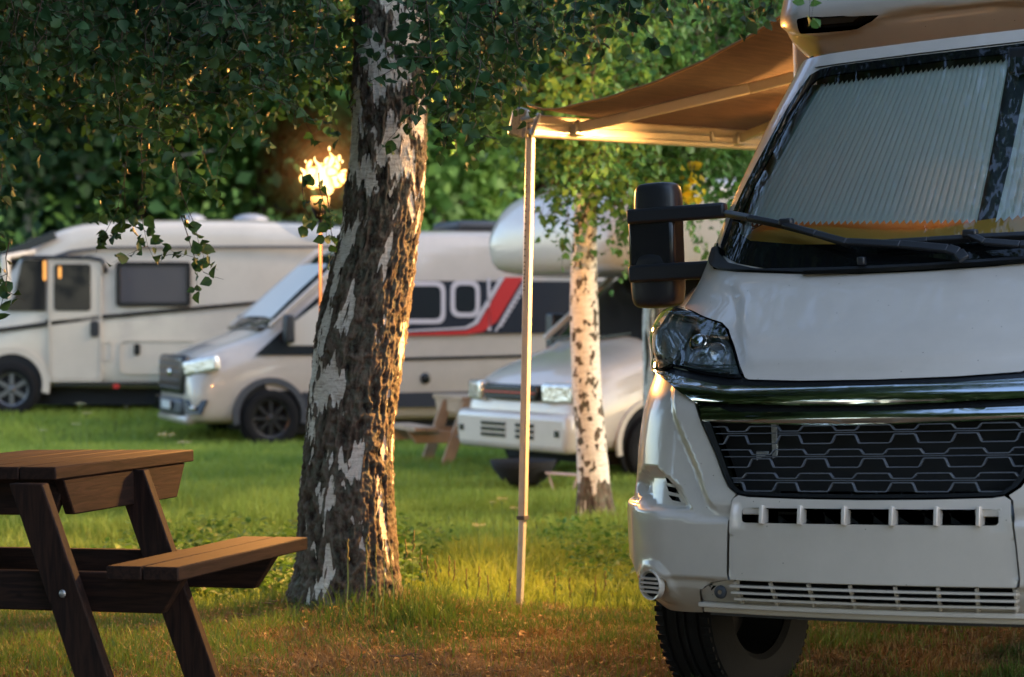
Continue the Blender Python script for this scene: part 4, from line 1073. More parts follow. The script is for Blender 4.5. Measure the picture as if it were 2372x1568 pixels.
spec = [(-120, 44, 15, 3.6, LD, 'tall dark tree at the far left edge of the wood'), (60, 40, 13, 2.8, LD, 'dark tree with a pale trunk at the far left, behind the left motorhome'), (190, 47, 16, 3.6, LD, 'dark bushy tree above the nose of the left motorhome'),
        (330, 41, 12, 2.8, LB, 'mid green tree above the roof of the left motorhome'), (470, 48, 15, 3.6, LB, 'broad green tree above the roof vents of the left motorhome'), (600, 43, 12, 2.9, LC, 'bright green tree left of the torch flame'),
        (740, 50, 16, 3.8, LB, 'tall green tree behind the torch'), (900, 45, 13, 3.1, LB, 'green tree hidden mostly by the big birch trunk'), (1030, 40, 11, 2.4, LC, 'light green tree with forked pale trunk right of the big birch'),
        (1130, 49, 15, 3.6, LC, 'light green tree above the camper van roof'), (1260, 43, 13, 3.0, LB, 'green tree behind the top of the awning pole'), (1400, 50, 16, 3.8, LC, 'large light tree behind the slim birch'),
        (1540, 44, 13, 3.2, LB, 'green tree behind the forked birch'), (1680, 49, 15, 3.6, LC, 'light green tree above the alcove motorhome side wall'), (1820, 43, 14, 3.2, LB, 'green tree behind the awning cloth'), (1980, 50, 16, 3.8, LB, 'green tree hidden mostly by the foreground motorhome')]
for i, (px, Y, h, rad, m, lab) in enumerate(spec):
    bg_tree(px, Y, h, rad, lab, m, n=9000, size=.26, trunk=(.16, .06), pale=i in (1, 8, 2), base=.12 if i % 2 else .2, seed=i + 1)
# undergrowth and the far wood
C = []
r_ = np.random.default_rng(9)
for _ in range(170):
    x = r_.uniform(-16, 14); Y = r_.uniform(36, 41) ; hh = r_.uniform(1.0, 2.6); q = r_.normal(size=(360, 3)) * np.array([.75, .5, hh * .35]) + np.array([x, Y, float(ground_z(x, Y)) + hh * .5]); C.append(q)
C = np.concatenate(C); V, F = quad_leaves(C, .10 + .12 * r_.random(len(C)), r_); tag(link('undergrowth', mesh_np('undergrowth', V, [F]), LC), 'bushes and saplings along the edge of the wood', kind='stuff')
n = 150000; x = r_.uniform(-28, 28, n); Y = r_.uniform(53, 62, n); z = 1 + r_.random(n) * 22; V, F = quad_leaves(np.stack([x, Y, z], 1), .9 + .7 * r_.random(n), r_)
tag(link('far_wood', mesh_np('far_wood', V, [F]), LD), 'dense dark wood far behind everything', kind='stuff')
for i, (x, Y, h, rad) in enumerate([(9.6, 18.2, 10, 3.0), (10.5, 25.0, 11, 3.4)]):  # unseen trees added on the right to keep the sun off the campers
    e = tag(empty('broadleaf_tree', (x, Y, -.3)), ['tree outside the right edge level with the alcove motorhome', 'tree outside the right edge level with the camper van'][i], 'tree')
    B = MB(); pts, rr = rod((0, 0, 0), (.2, 0, h * .9), .16, .04); B.tube(pts, rr, 8); B.build('trunk', wood, e, smooth=True)
    crown((0, 0, h * .5), (rad, rad, h * .42), 8000, .26, LB, e, seed=180 + i)
e = tag(empty('broadleaf_tree', (8.0, 5.6, -.2)), 'tall tree outside the right edge beside the foreground motorhome', 'tree')  # unseen tree added to shade the table and the foreground
B = MB(); pts, rr = rod((0, 0, 0), (.2, 0, 9), .18, .04); B.tube(pts, rr, 8); B.build('trunk', wood, e, smooth=True); crown((0, 0, 6.0), (3.0, 3.0, 3.8), 16000, .24, LB, e, seed=77)
# unseen trees added left of the picture to darken that side
for i, (x, Y, h, rad) in enumerate([(-4.6, 5.6, 9, 2.4), (-4.3, 1.6, 9, 2.5), (-5.6, 9.6, 10, 2.4)]):
    e = tag(empty('broadleaf_tree', (x, Y, -.2)), ['dense dark tree just outside the left edge beside the picnic table', 'dense dark tree to the left of the camera', 'dense dark tree outside the left edge level with the big birch'][i], 'tree')
    B = MB(); pts, rr = rod((0, 0, 0), (.2, 0, h * .9), .16, .04); B.tube(pts, rr, 8); B.build('trunk', wood, e, smooth=True)
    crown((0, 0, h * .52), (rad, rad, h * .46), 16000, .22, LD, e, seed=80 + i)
# trees behind and beside the photographer, seen only in reflections
for i, (x, Y, h, rad, m) in enumerate([(-8, -14, 11, 3.6, LB), (-1.5, -19, 13, 4.0, LC), (5.5, -17, 11, 3.4, LB), (-14, -3, 14, 4, LD), (-10, 5, 12, 3.2, LD)]):
    e = tag(empty('broadleaf_tree', (x, Y, -.2)), ['spreading green tree left behind the camera', 'tall light tree behind the camera', 'green tree right behind the camera', 'dark tree far to the left of the camera', 'dark tree left of the picnic table'][i], 'tree')
    B = MB(); pts, rr = rod((0, 0, 0), (.3, 0, h * .9), .2, .04); B.tube(pts, rr, 8); B.build('trunk', wood, e, smooth=True)
    crown((0, 0, h * .6), (rad, rad, h * .42), 11000, .30, m, e, seed=60 + i)
# ================================================================ awning
aw = tag(empty('awning', RV_O, RV_R), 'tan cloth awning pulled out from the side of the foreground motorhome', 'awning')
cloth = material('awning_cloth', (.115, .062, .030), rough=.85, var=.55, vscale=4, stretch=(16, .7, 16), trans=.22, bump=.1, bscale=300)
RVI = (Matrix.Translation(RV_O) @ RV_R.to_4x4()).inverted()
def rvl(p): return RVI @ Vector(p)
LT = pix(1226, 292, 10.87); LT2 = LT + back * 3.6 + Vector((0, 0, .14))          # lead rail ends, near and far
WT = rvl(LT); W0 = Vector((-1.16, WT.y, 2.80)); W1 = Vector((-1.16, WT.y + 3.6, 2.80))
R0 = rvl(LT); R1 = rvl(LT2)
B = MB(); V = []; F = []; NI, NJ = 28, 20
for i in range(NI + 1):
    for j in range(NJ + 1):
        a, b_ = i / NI, j / NJ
        p = R0.lerp(R1, a).lerp(W0.lerp(W1, a), b_)
        edge = math.exp(-a * 9)
        z = .055 - .085 * math.sin(math.pi * b_) * (1 + .25 * edge) + .05 * math.exp(-b_ * 30) * edge + .003 * math.sin(b_ * 40 + a * 7) * edge
        V.append((p.x, p.y - .10 * edge * math.sin(math.pi * b_) * .0, p.z + z))
for i in range(NI):
    for j in range(NJ): F.append((i * (NJ + 1) + j, i * (NJ + 1) + j + 1, (i + 1) * (NJ + 1) + j + 1, (i + 1) * (NJ + 1) + j))
B.add(V, F); B.build('cloth', cloth, aw, smooth=True)
B = MB(); w0 = [p for p in V[:NJ + 1]]; B.tube([(p[0], p[1] - .004, p[2]) for p in w0], .007, 6); B.build('hem', material('hem_tape', (.30, .17, .07), rough=.8), aw, smooth=True)
M['rail'] = material('painted_rail', (.62, .58, .50), rough=.35, metal=.2, var=.1, vscale=12)
B = MB(); d = (R1 - R0).normalized()
B.bar(R0 - d * .02, R1, .045, .115); rl = B.build('lead_rail', M['rail'], aw, bevel=.012)
B = MB(); B.bar(R0 + Vector((.03, 0, .012)), R1 + Vector((.03, 0, .012)), .012, .012); B.bar(R0 + Vector((.028, 0, -.03)), R1 + Vector((.028, 0, -.03)), .01, .006); B.build('rail_groove', M['alu'], rl)
B = MB(); q = R0 - d * .03; B.box(q + Vector((-.035, -.01, .02)), (.10, .03, .15), Matrix.Rotation(.3, 3, 'Y')); B.build('end_cap', M['galv'], rl, bevel=.015)
B = MB(); B.tube([q + Vector((.0, -.03, .02)), q + Vector((.07, -.03, .03))], .02, 8); B.tube([q + Vector((.05, -.03, -.05)), q + Vector((.10, -.03, .05))], .012, 6); B.build('leg_bracket', M['galv'], rl, smooth=True, auto=40)
# folding arms
def arm(t0, t1, reach, name='arm'):
    a = R0.lerp(R1, t0) + Vector((.045, 0, 0)); b_ = W0.lerp(W1, t1) + Vector((-.05, 0, -.12))
    e = a.lerp(b_, .5) + Vector((0, reach, 0))
    B = MB(); B.bar(a, e, .035, .055); o = B.build(name, M['rail'], aw, bevel=.008); B = MB(); B.bar(e, b_, .035, .055); B.build(name, M['rail'], aw, bevel=.008)
    B = MB(); B.box(a + Vector((-.005, 0, -.01)), (.04, .09, .06)); B.tube([a + Vector((0, 0, -.04)), a + Vector((0, 0, .04))], .018, 8); B.build('elbow', M['alu'], o, bevel=.006)
arm(.11, .30, .05); arm(.62, .42, -.02)
B = MB(); c_ = R0.lerp(R1, .53); B.box(c_ + Vector((.035, 0, 0)), (.02, .03, .06)); B.build('clip', M['alu'], aw, bevel=.004)
B = MB(); B.bar(W0 + Vector((.0, -.05, 0)), W1 + Vector((0, .05, 0)), .11, .12); B.build('cassette', M['rail'], aw, bevel=.02)
# awning lamp strip under the cassette (its warm light shows on rail, cloth, trunk and grass)
M['lampstrip'] = material('lamp_strip', (.9, .8, .6), emit=(1, .62, .22), estr=45)
B = MB(); m0 = W0 + Vector((-.075, .9, -.13)); m1 = W0 + Vector((-.075, 2.4, -.13)); B.bar(m0, m1, .03, .02); B.build('lamp_strip', M['lampstrip'], aw)
al = bpy.data.lights.new('awning_lamp', 'AREA'); al.shape = 'RECTANGLE'; al.size = 1.5; al.size_y = .05; al.energy = 170; al.spread = math.radians(75); al.color = (1, .47, .13)
ao = bpy.data.objects.new('awning_lamp', al); COL.objects.link(ao); ao.location = RV_O + RV_R @ ((m0 + m1) / 2 + Vector((-.03, 0, -.03)))
tgt = Vector((-.7, 10.3, 1.1)); ao.rotation_euler = (Vector(tgt) - ao.location).to_track_quat('-Z', 'Y').to_euler()
# leg
top = rvl(pix(1229, 318, 10.85)); kn = rvl(pix(1211, 1199, 10.80)); ft = rvl(pix(1203, 1412, 10.78))
B = MB(); M['pole'] = material('anodised_pole', (.50, .50, .49), rough=.4, metal=.2, var=.15, vscale=20)
B.bar(top, kn, .037, .037, up=(0, -1, 0)); lg = B.build('leg', M['pole'], aw, bevel=.005)
B = MB(); B.bar(kn, ft, .030, .030, up=(0, -1, 0)); B.build('lower_tube', M['pole'], lg, bevel=.004)
B = MB(); B.bar(kn + Vector((0, 0, .01)), kn + Vector((0, 0, -.01)), .046, .046, up=(0, -1, 0)); B.build('collar', M['grey'], lg)
B = MB(); B.box(ft + Vector((0, 0, -.005)), (.06, .06, .02)); B.build('foot', M['galv'], lg, bevel=.005)
B = MB(); ax = (kn - top).normalized()
for k in range(22):
    L = .18 + k * .032 + (k > 14) * (k - 14) * -.012; p = top + ax * L; B.box(p + Vector((-.006, -.0225, 0)), (.007, .003, .005))
o = B.build('peg_holes', M['dark'], lg); o['kind'] = 'stuff'
B = MB(); B.tube([rvl(pix(1226, 300, 10.8)), top], .014, 8); B.build('hinge', M['galv'], lg, smooth=True)

# ================================================================ torch
T0 = pix(750, 470, 13.0); T0.z = 1.27 + (730 - 456) / 5000 * 13
torch = tag(empty('garden_torch', (T0.x - .02, 13.0, float(ground_z(T0.x, 13.0)))), 'burning garden torch on a thin pole, left of and behind the big birch', 'torch')
gz = torch.location.z
B = MB(); B.tube([(0, 0, -.05), (.0, 0, T0.z - gz - .12)], .011, 8); B.build('pole', material('rusty_pole', (.045, .018, .012), rough=.7, var=.4, vscale=30), torch, smooth=True)
B = MB(); B.lathe([(0, -.14), (.03, -.13), (.055, -.07), (.06, 0), (.05, 0), (0, -.02)], 16, c=(0, 0, T0.z - gz), axis=2); B.build('bowl', M['dark'], torch, smooth=True)
fl = bpy.data.materials.new('flame'); fl.use_nodes = True; t = fl.node_tree; t.nodes.remove(t.nodes['Principled BSDF'])
em = t.nodes.new('ShaderNodeEmission'); lw = t.nodes.new('ShaderNodeLayerWeight'); lw.inputs[0].default_value = .5
r_ = t.nodes.new('ShaderNodeValToRGB'); cr = r_.color_ramp; cr.elements[0].color = (1, .72, .30, 1); cr.elements[1].color = (.16, .035, .002, 1); cr.elements[0].position = .12; cr.elements[1].position = .88
e_ = cr.elements.new(.5); e_.color = (.75, .36, .06, 1)
t.links.new(lw.outputs['Facing'], r_.inputs[0]); t.links.new(r_.outputs[0], em.inputs[0]); em.inputs[1].default_value = 1.0; t.links.new(em.outputs[0], t.nodes['Material Output'].inputs[0])
def blob(B, c, r, tip, seed):
    V = []; F = []; nu, nv = 18, 14
    for j in range(nv + 1):
        tt = j / nv; ph = math.pi * tt
        for i in range(nu):
            a = 2 * math.pi * i / nu; n = vnoise(np.array([[math.cos(a) * 2.2 + seed, math.sin(a) * 2.2 + seed, tt * 5 + seed]]))[0]
            rr = math.sin(ph) ** .8 * r * (.55 + .9 * n) * (1 if tt < .5 else (1 - (tt - .5) * 1.2))
            V.append((c[0] + rr * math.cos(a), c[1] + rr * math.sin(a) * .8, c[2] + r * .9 * (-math.cos(ph)) + tip * max(0, tt - .4) ** 1.5 + .02 * math.sin(tt * 9 + seed)))
    for j in range(nv):
        for i in range(nu): F.append((j * nu + i, j * nu + (i + 1) % nu, (j + 1) * nu + (i + 1) % nu, (j + 1) * nu + i))
    B.add(V, F)
def fpt(px, py, dy=0): p = pix(px, py, 13.0); return (p.x - torch.location.x, dy, p.z - gz)
B = MB()
for (px, py, r, tip, s) in [(748, 415, .085, .0, 1), (722, 408, .050, .03, 2), (778, 410, .050, .0, 4), (760, 428, .050, 0, 5)]: blob(B, fpt(px, py, .01 * s), r, tip, s)
R_ = random.Random(11)
for (x0, y0, x1, y1, w_t) in [(722, 412, 716, 368, .034), (735, 405, 742, 376, .036), (752, 405, 760, 362, .032), (768, 408, 766, 350, .030), (776, 405, 780, 360, .022), (785, 412, 800, 392, .026), (790, 420, 801, 405, .02), (706, 420, 701, 388, .022), (758, 430, 770, 446, .022), (730, 425, 722, 438, .02), (745, 410, 731, 362, .018)]:
    a = Vector(fpt(x0, y0, R_.uniform(-.03, .03))); b_ = Vector(fpt(x1, y1, R_.uniform(-.03, .03))); pts = []; rad = []
    for k in range(11):
        q = k / 10; pts.append(a.lerp(b_, q) + Vector((.010 * math.sin(q * 9 + x0), 0, 0))); rad.append(1.25 * w_t * (1 - q) ** .7 * (1 + .25 * math.sin(q * 12 + y0)) + .001)
    B.tube(pts, rad, 8)
for (x, y, r) in ((763, 344, .010), (786, 366, .014), (793, 374, .008), (708, 374, .007)): B.ball(fpt(x, y), (r, r, r * 1.6), 8, 6)
B.build('flame', fl, torch, smooth=True)
def halo_mat(d):
    sm = bpy.data.materials.new('torch_smoke'); sm.use_nodes = True; t = sm.node_tree; t.nodes.remove(t.nodes['Principled BSDF']); pv = t.nodes.new('ShaderNodeVolumePrincipled')
    pv.inputs['Color'].default_value = (1, .50, .14, 1); pv.inputs['Anisotropy'].default_value = .2; pv.inputs['Density'].default_value = d
    t.links.new(pv.outputs[0], t.nodes['Material Output'].inputs['Volume']); return sm
c_ = fpt(754, 395)
for k, r_s in enumerate((.42, .38, .34, .30, .265, .23, .195, .165, .135, .105)):  # nested volumes tinted orange stand in for the glow around the flame
    B = MB(); B.ball((0, 0, 0), (r_s, r_s, r_s * 1.05), 24, 16); o = B.build('smoke', halo_mat(.00022 * 1.5 ** k), torch, smooth=True); o.location = (c_[0], .002 * k, c_[2]); o['kind'] = 'stuff'
tl = bpy.data.lights.new('torch_light', 'POINT'); tl.energy = 300; tl.color = (1, .42, .10); tl.shadow_soft_size = .14
to = bpy.data.objects.new('torch_light', tl); COL.objects.link(to); to.location = Vector(torch.location) + Vector(fpt(752, 352, -.10))

# ================================================================ picnic table
def stained(nm, st):
    global t, tc
    wd = bpy.data.materials.new(nm); wd.use_nodes = True; t = wd.node_tree; b = t.nodes['Principled BSDF']; b.inputs['Roughness'].default_value = .7; b.inputs['Specular IOR Level'].default_value = .16
    tc = t.nodes.new('ShaderNodeTexCoord')
    oi = t.nodes.new('ShaderNodeObjectInfo'); vm = t.nodes.new('ShaderNodeVectorMath'); vm.operation = 'ADD'; t.links.new(tc.outputs['Object'], vm.inputs[0]); t.links.new(oi.outputs['Random'], vm.inputs[1])
    mp = t.nodes.new('ShaderNodeMapping'); mp.inputs['Scale'].default_value = st; t.links.new(vm.outputs[0], mp.inputs[0])
    n = t.nodes.new('ShaderNodeTexNoise'); n.inputs['Scale'].default_value = 3; n.inputs['Detail'].default_value = 8; n.inputs['Distortion'].default_value = 1.4; t.links.new(mp.outputs[0], n.inputs['Vector'])
    c_ = ramp(n.outputs['Fac'], [(.28, (.005, .003, .003)), (.45, (.012, .006, .005)), (.62, (.023, .011, .008)), (.75, (.015, .008, .006))])
    kn_ = t.nodes.new('ShaderNodeTexVoronoi'); kn_.inputs['Scale'].default_value = 5; mp2 = t.nodes.new('ShaderNodeMapping'); mp2.inputs['Scale'].default_value = tuple(1 + (q > 2) for q in st); t.links.new(vm.outputs[0], mp2.inputs[0]); t.links.new(mp2.outputs[0], kn_.inputs['Vector'])
    kr = ramp(kn_.outputs['Distance'], [(.04, (.15, .12, .12)), (.10, (1, 1, 1))])
    mm = t.nodes.new('ShaderNodeMix'); mm.data_type = 'RGBA'; mm.blend_type = 'MULTIPLY'; mm.inputs[0].default_value = .9; t.links.new(c_, mm.inputs[6]); t.links.new(kr, mm.inputs[7]); t.links.new(mm.outputs[2], b.inputs['Base Color'])
    bp = t.nodes.new('ShaderNodeBump'); bp.inputs['Strength'].default_value = .35; bp.inputs['Distance'].default_value = .004; t.links.new(n.outputs['Fac'], bp.inputs['Height']); t.links.new(bp.outputs[0], b.inputs['Normal'])
    return wd
WDY, WDX, WDZ = stained('stained_plank', (14, 1.3, 14)), stained('stained_beam', (1.3, 14, 14)), stained('stained_leg', (14, 14, 1.3))
def table(loc, ang, roll, lab, scale=1, L=1.02, y_seat=-1.30):
    R = Matrix.Rotation(-ang, 3, 'Z') @ Matrix.Rotation(roll, 3, 'Y')
    e = tag(empty('picnic_table', loc, R), lab, 'picnic table'); e.scale = (scale,) * 3
    r = random.Random(5)
    def part(nm, B): return B.build(nm, {'leg': WDZ, 'seat_beam': WDX, 'top_beam': WDX}.get(nm, WDY), e, bevel=.005)
    # z measured from the ground below the table's far right top corner
    for k in range(5):
        B = MB(); B.box((-.072 - k * .147, -L / 2 + .02, .727 + r.uniform(-.001, .001)), (.143, L, .045)); part('tabletop_plank', B)
    for sx in (1, -1):
        for k in range(2):
            x = (.555 - k * .133) if sx > 0 else (-.735 - .555 + k * .133); B = MB(); B.box((x, y_seat / 2 - .148, .427), (.128, -(y_seat) - .30, .046)); part('seat_plank', B)
    for yb, yl in ((-1.06, -1.115), (-.36, -.415)):
        B = MB(); B.prism([(-1.27, .268), (.44, .268), (.535, .402), (-1.36, .402)], yb - .022, axis=1, t=.044); part('seat_beam', B)
        B = MB(); B.prism([(-.66, .575), (-.075, .575), (-.015, .703), (-.72, .703)], yb + (.18 if yb < -.9 else -.0) - .022, axis=1, t=.044); part('top_beam', B)
        for sg in (1, -1):
            f = lambda x: x if sg > 0 else -.735 - x
            yy = yl + (.0 if yl < -.9 else 0)
            B = MB(); P = [(-.10, .703), (.028, .703), (.345, -.16), (.215, -.16)]
            B.prism([(f(x), z) for x, z in P], yy - .022, axis=1, t=.044); lg_ = part('leg', B)
            for (bx, bz) in ((.10, .335),):
                B = MB(); B.ball((f(bx), yy - .024, bz), (.014, .008, .014), 10, 6); B.build('bolt', M['galv'], lg_, smooth=True)
    for sx in (0, 1):
        x = -.032 if sx == 0 else -.735 + .032
        B = MB(); B.add([(x - .02, -.86, .575), (x + .02, -.86, .575), (x - .02, -.93, .703), (x + .02, -.93, .703), (x - .02, -.10, .575), (x + .02, -.10, .575), (x - .02, -.03, .703), (x + .02, -.03, .703)], [(0, 1, 3, 2), (4, 6, 7, 5), (0, 4, 5, 1), (2, 3, 7, 6), (0, 2, 6, 4), (1, 5, 7, 3)]); part('side_board', B)
    return e
table((-1.223, 8.33, -.0), math.radians(19), math.radians(-1.2), 'brown wooden picnic table with attached bench at the left edge of the foreground')
# second table far behind, between van and alcove motorhome
p = pix(1172, 985, 24.2)
e = table((p.x - .12, 24.2, float(ground_z(p.x, 24.2)) + .02), math.radians(-20), 0, 'light wooden picnic table between the camper van and the alcove motorhome')
pale = material('pale_wood', (.50, .33, .20), rough=.7, var=.3, vscale=6)
for ch in e.children:
    if ch.type == 'MESH': ch.data.materials[0] = pale

# ================================================================ campers behind
def loft(B, st, close=True):
    """st: (y, zb, wb, zbelt, wbelt, ztop, wtop)"""
    V = []; n = 13
    for (y, zb, wb, zk, wk, zt, wt) in st:
        h = zt - zk; half = [(wb * .85, zb), (wb, zb + .06), ((wb + wk) / 2 + .005, (zb + zk) / 2), (wk, zk), (wk * .55 + wt * .45, zk + h * .5), (wt, zt - min(.14, h * .3)), (wt * .93, zt - min(.05, h * .12)), (wt * .55, zt + .01)]
        ring = [(a, y, z) for a, z in half] + [(-a, y, z) for a, z in half[::-1]]; V += ring; n = len(ring)
    F = []
    for i in range(len(st) - 1):
        for k in range(n): F.append((i * n + k, (i + 1) * n + k, (i + 1) * n + (k + 1) % n, i * n + (k + 1) % n))
    F.append(tuple(range(n))); F.append(tuple((len(st) - 1) * n + k for k in range(n))[::-1])
    B.add(V, F); return n
def vrot(psi): return Matrix(((math.cos(psi), math.sin(psi), 0), (-math.sin(psi), math.cos(psi), 0), (0, 0, 1)))
def sidepoly(name, poly, x, m, parent, t=.02, bevel=.0, smooth=False):
    """flat piece on the flank at lateral x; poly in (y, z)"""
    B = MB(); B.prism(poly, x - t / 2, axis=0, t=t); return B.build(name, m, parent, bevel=bevel)
def rrect(y0, z0, y1, z1, r=.06): return rounded([(y0, z0), (y1, z0), (y1, z1), (y0, z1)], r, 5)
def frame_poly(name, y0, z0, y1, z1, x, m, parent, w=.05, r=.08, t=.03):
    B = MB(); o = rounded([(y0, z0), (y1, z0), (y1, z1), (y0, z1)], r, 5); i_ = rounded([(y0 + w, z0 + w), (y1 - w, z0 + w), (y1 - w, z1 - w), (y0 + w, z1 - w)], r * .7, 5)
    n = len(o); V = []
    for q in (x, x + t):
        V += [(q, a, b) for a, b in o] + [(q, a, b) for a, b in i_]
    F = []
    for k in range(n):
        j = (k + 1) % n
        F += [(k, j, n + j, n + k), (2 * n + k, 3 * n + k, 3 * n + j, 2 * n + j), (k, 2 * n + k, 2 * n + j, j), (n + k, n + j, 3 * n + j, 3 * n + k)]
    B.add(V, F); return B.build(name, m, parent)

# ---- integrated motorhome on the left
GZ1 = -.12
a1 = tag(empty('motorhome', (-8.02, 31.45, GZ1), vrot(math.radians(90))), 'white motorhome with a full-width cab and an entrance door, farthest left behind the picnic table', 'motorhome')
def A(px, py): return ((px + 109) / 164., 1.27 + (730 - py) / 164. - GZ1)          # pixel on its flank -> (along, up)
B = MB(); W = 1.13
st = [(0, .40, .90, .75, 1.0, 1.05, .86), (.12, .36, 1.02, .8, 1.08, 1.2, .95), (.45, .36, 1.08, .9, 1.11, 1.5, .98), (.85, .36, 1.1, 1.0, 1.12, 1.98, 1.0), (1.15, .36, W, 1.1, W, 2.35, 1.03), (1.45, .36, W, 1.2, W, 2.57, 1.05), (1.9, .34, W, 1.2, W, 2.74, 1.08), (3, .32, W, 1.2, W, 2.76, 1.08), (7.3, .30, W, 1.2, W, 2.76, 1.08)]
loft(B, st); body = B.build('body', M['white2'], a1, subsurf=2)
X = W + .004
def wheel_at(parent, y, x, R, rim, style, m, spokes=5, side=1, W_=.22, zc=None):
    w_, B = make_wheel(parent, (x, y, zc if zc else R), R=R, W=W_, rim=rim, style=style, spokes=spokes, side=side)
    B.build('rim', m, w_, smooth=True, auto=35); return w_
M['alloy'] = material('alloy_wheel', (.16, .16, .17), rough=.35, metal=.7)
M['blackrim'] = material('black_wheel', (.02, .02, .022), rough=.3)
def arch(parent, y, z, r, x, m, w=.09, t=.05, name='wheel_arch'):
    B = MB(); o = [(y + math.cos(a) * (r + w), z + math.sin(a) * (r + w)) for a in np.linspace(-.25, math.pi + .25, 26)]; i_ = [(y + math.cos(a) * r, z + math.sin(a) * r) for a in np.linspace(math.pi + .25, -.25, 26)]
    V = []; n = len(o)
    for q in (x - t / 2, x + t / 2): V += [(q, a, b) for a, b in o] + [(q, a, b) for a, b in i_[::-1]]
    F = []
    for k in range(n - 1): F += [(k, k + 1, n + k + 1, n + k), (2 * n + k, 3 * n + k, 3 * n + k + 1, 2 * n + k + 1), (k, 2 * n + k, 2 * n + k + 1, k + 1), (n + k, n + k + 1, 3 * n + k + 1, 3 * n + k)]
    B.add(V, F); B.build(name, m, parent)
def well(parent, y, z, r, x): 
    B = MB(); B.lathe([(0, -.02), (r, -.02), (r, .006), (0, .006)], 36, c=(x, y, z), axis=0); B.build('wheel_well', M['dark'], parent)
for y in (1.0, 5.2):
    wheel_at(a1, y, 1.09, .37, .235, 'alloy', M['alloy'], 6, 1, zc=.35); wheel_at(a1, y, -.97, .37, .235, 'alloy', M['alloy'], 6, -1, zc=.35); well(a1, y, .42, .43, X - .002)
arch(a1, 1.0, .42, .43, X, M['white2'], .10, .04)
ya, za = A(140, 600); yb, zb = A(262, 883)
frame_poly('door_frame', ya, zb, yb, za, X, M['white2'], a1, .03, .04, .022)
dr = sidepoly('door', rrect(ya + .035, zb + .035, yb - .035, za - .035, .05), X + .004, M['white2'], a1, .02, .004)
y0, z0 = A(152, 720); y1, z1 = A(237, 612); sidepoly('window', rrect(y0, z0, y1, z1, .05), X + .018, M['tinted'], dr, .01)
y0, z0 = A(236, 780); y1, z1 = A(256, 743); sidepoly('handle', rrect(y0, z0, y1, z1, .05), X + .03, M['black'], dr, .03, .008)
B = MB(); L = [A(60, 596), A(150, 597), A(235, 598), A(262, 603), A(270, 616), A(272, 632)]; B.tube([(X + .015, y, z) for y, z in L], .028, 8); B.build('door_awning_trim', M['satin'], a1, smooth=True)
L = [A(38, 720), A(60, 690), A(78, 602), A(133, 602), A(133, 720)]; cw = sidepoly('cab_window', L, X + .006, M['tinted'], a1, .012)
y0, z0 = A(295, 710); y1, z1 = A(467, 607); wf_ = frame_poly('window_frame', y0, z0, y1, z1, X, M['satin'], a1, .06, .05, .03); sidepoly('pane', rrect(y0 + .05, z0 + .05, y1 - .05, z1 - .05, .04), X + .012, material('grey_pane', (.05, .05, .065), rough=.08), wf_, .01)
L = [A(-90, 778), A(0, 763), A(132, 745), A(135, 738), A(140, 744), A(262, 729), A(600, 699), A(620, 697), A(620, 703), A(600, 707), A(262, 739), A(140, 754), A(132, 756), A(0, 773), A(-90, 786)]; sidepoly('dark_stripe', L, X + .010, M['satin'], a1, .008)
L = [A(150, 593), A(190, 580), A(260, 572), A(620, 570), A(1000, 570), A(1000, 576), A(620, 576), A(260, 578), A(190, 588), A(152, 600)]; sidepoly('roof_line_trim', L, X - .0, M['grey'], a1, .03)
y0, z0 = A(303, 865); y1, z1 = A(480, 787); frame_poly('service_hatch', y0, z0, y1, z1, X, M['white2'], a1, .02, .10, .014)
y0, z0 = A(336, 822); y1, z1 = A(350, 796); sidepoly('hatch_lock', rrect(y0, z0, y1, z1, .03), X + .01, M['satin'], a1, .02)
y0, z0 = A(265, 835); y1, z1 = A(285, 790); frame_poly('gas_vent', y0, z0, y1, z1, X, M['white2'], a1, .015, .03, .012)
L = [A(150, 884), A(1000, 884), A(1000, 893), A(150, 893)]; sidepoly('skirt_line', L, X + .002, M['satin'], a1, .012)
y0, z0 = A(288, 898); y1, z1 = A(302, 889); sidepoly('marker_lamp', rrect(y0, z0, y1, z1, .01), X + .014, M['red'], a1, .014)
for (pa, pb) in ((415, 476), (540, 626)):
    y0 = A(pa, 500)[0]; y1 = A(pb, 500)[0]; B = MB(); B.ball(((0), (y0 + y1) / 2, 2.77), (.30, (y1 - y0) / 2, .10), 18, 10); B.build('roof_vent', M['ventgrey'] if 'ventgrey' in M else M.setdefault('ventgrey', material('smoked_vent', (.30, .30, .32), rough=.25)), a1, smooth=True)
B = MB(); B.box((1.30, .95, 1.92), (.16, .12, .62)); B.bar((1.30, .95, 2.2), (.95, 1.35, 2.30), .06, .08); B.build('door_mirror', M['white2'], a1, bevel=.04)
B = MB(); B.bar((1.05, .82, 2.22), (1.14, 1.62, 2.52), .03, .12); B.build('mirror_bar', M['satin'], a1, bevel=.01)
L = [(.98, .30, 1.36), (-.98, .30, 1.36), (-1.0, .98, 2.16), (1.0, .98, 2.16)]; B = MB(); B.add([(a, b - .03, c + .03) for a, b, c in L], [(0, 1, 2, 3)]); B.build('windscreen', M['tinted'], a1)
B = MB(); B.box((.0, 2.6, .25), (1.9, 2.6, .25)); B.build('underbody', M['dark'], a1); B = MB(); B.box((.5, 2.5, .15), (.07, .07, .5)); B.build('levelling_leg', M['galv'], a1)
M['glow'] = material('curtain_lamp_glow', (.6, .3, .08), emit=(1, .38, .06), estr=.35)  # orange glints on the panes, drawn as small glowing strips
for px, py0, py1 in ((128, 605, 650), (163, 618, 645)):
    y0, z0 = A(px, py1); y1, z1 = A(px + 6, py0); o = sidepoly('cabin_glow', rrect(y0, z0, y1, z1, .02), X + .025, M['glow'], a1, .006)

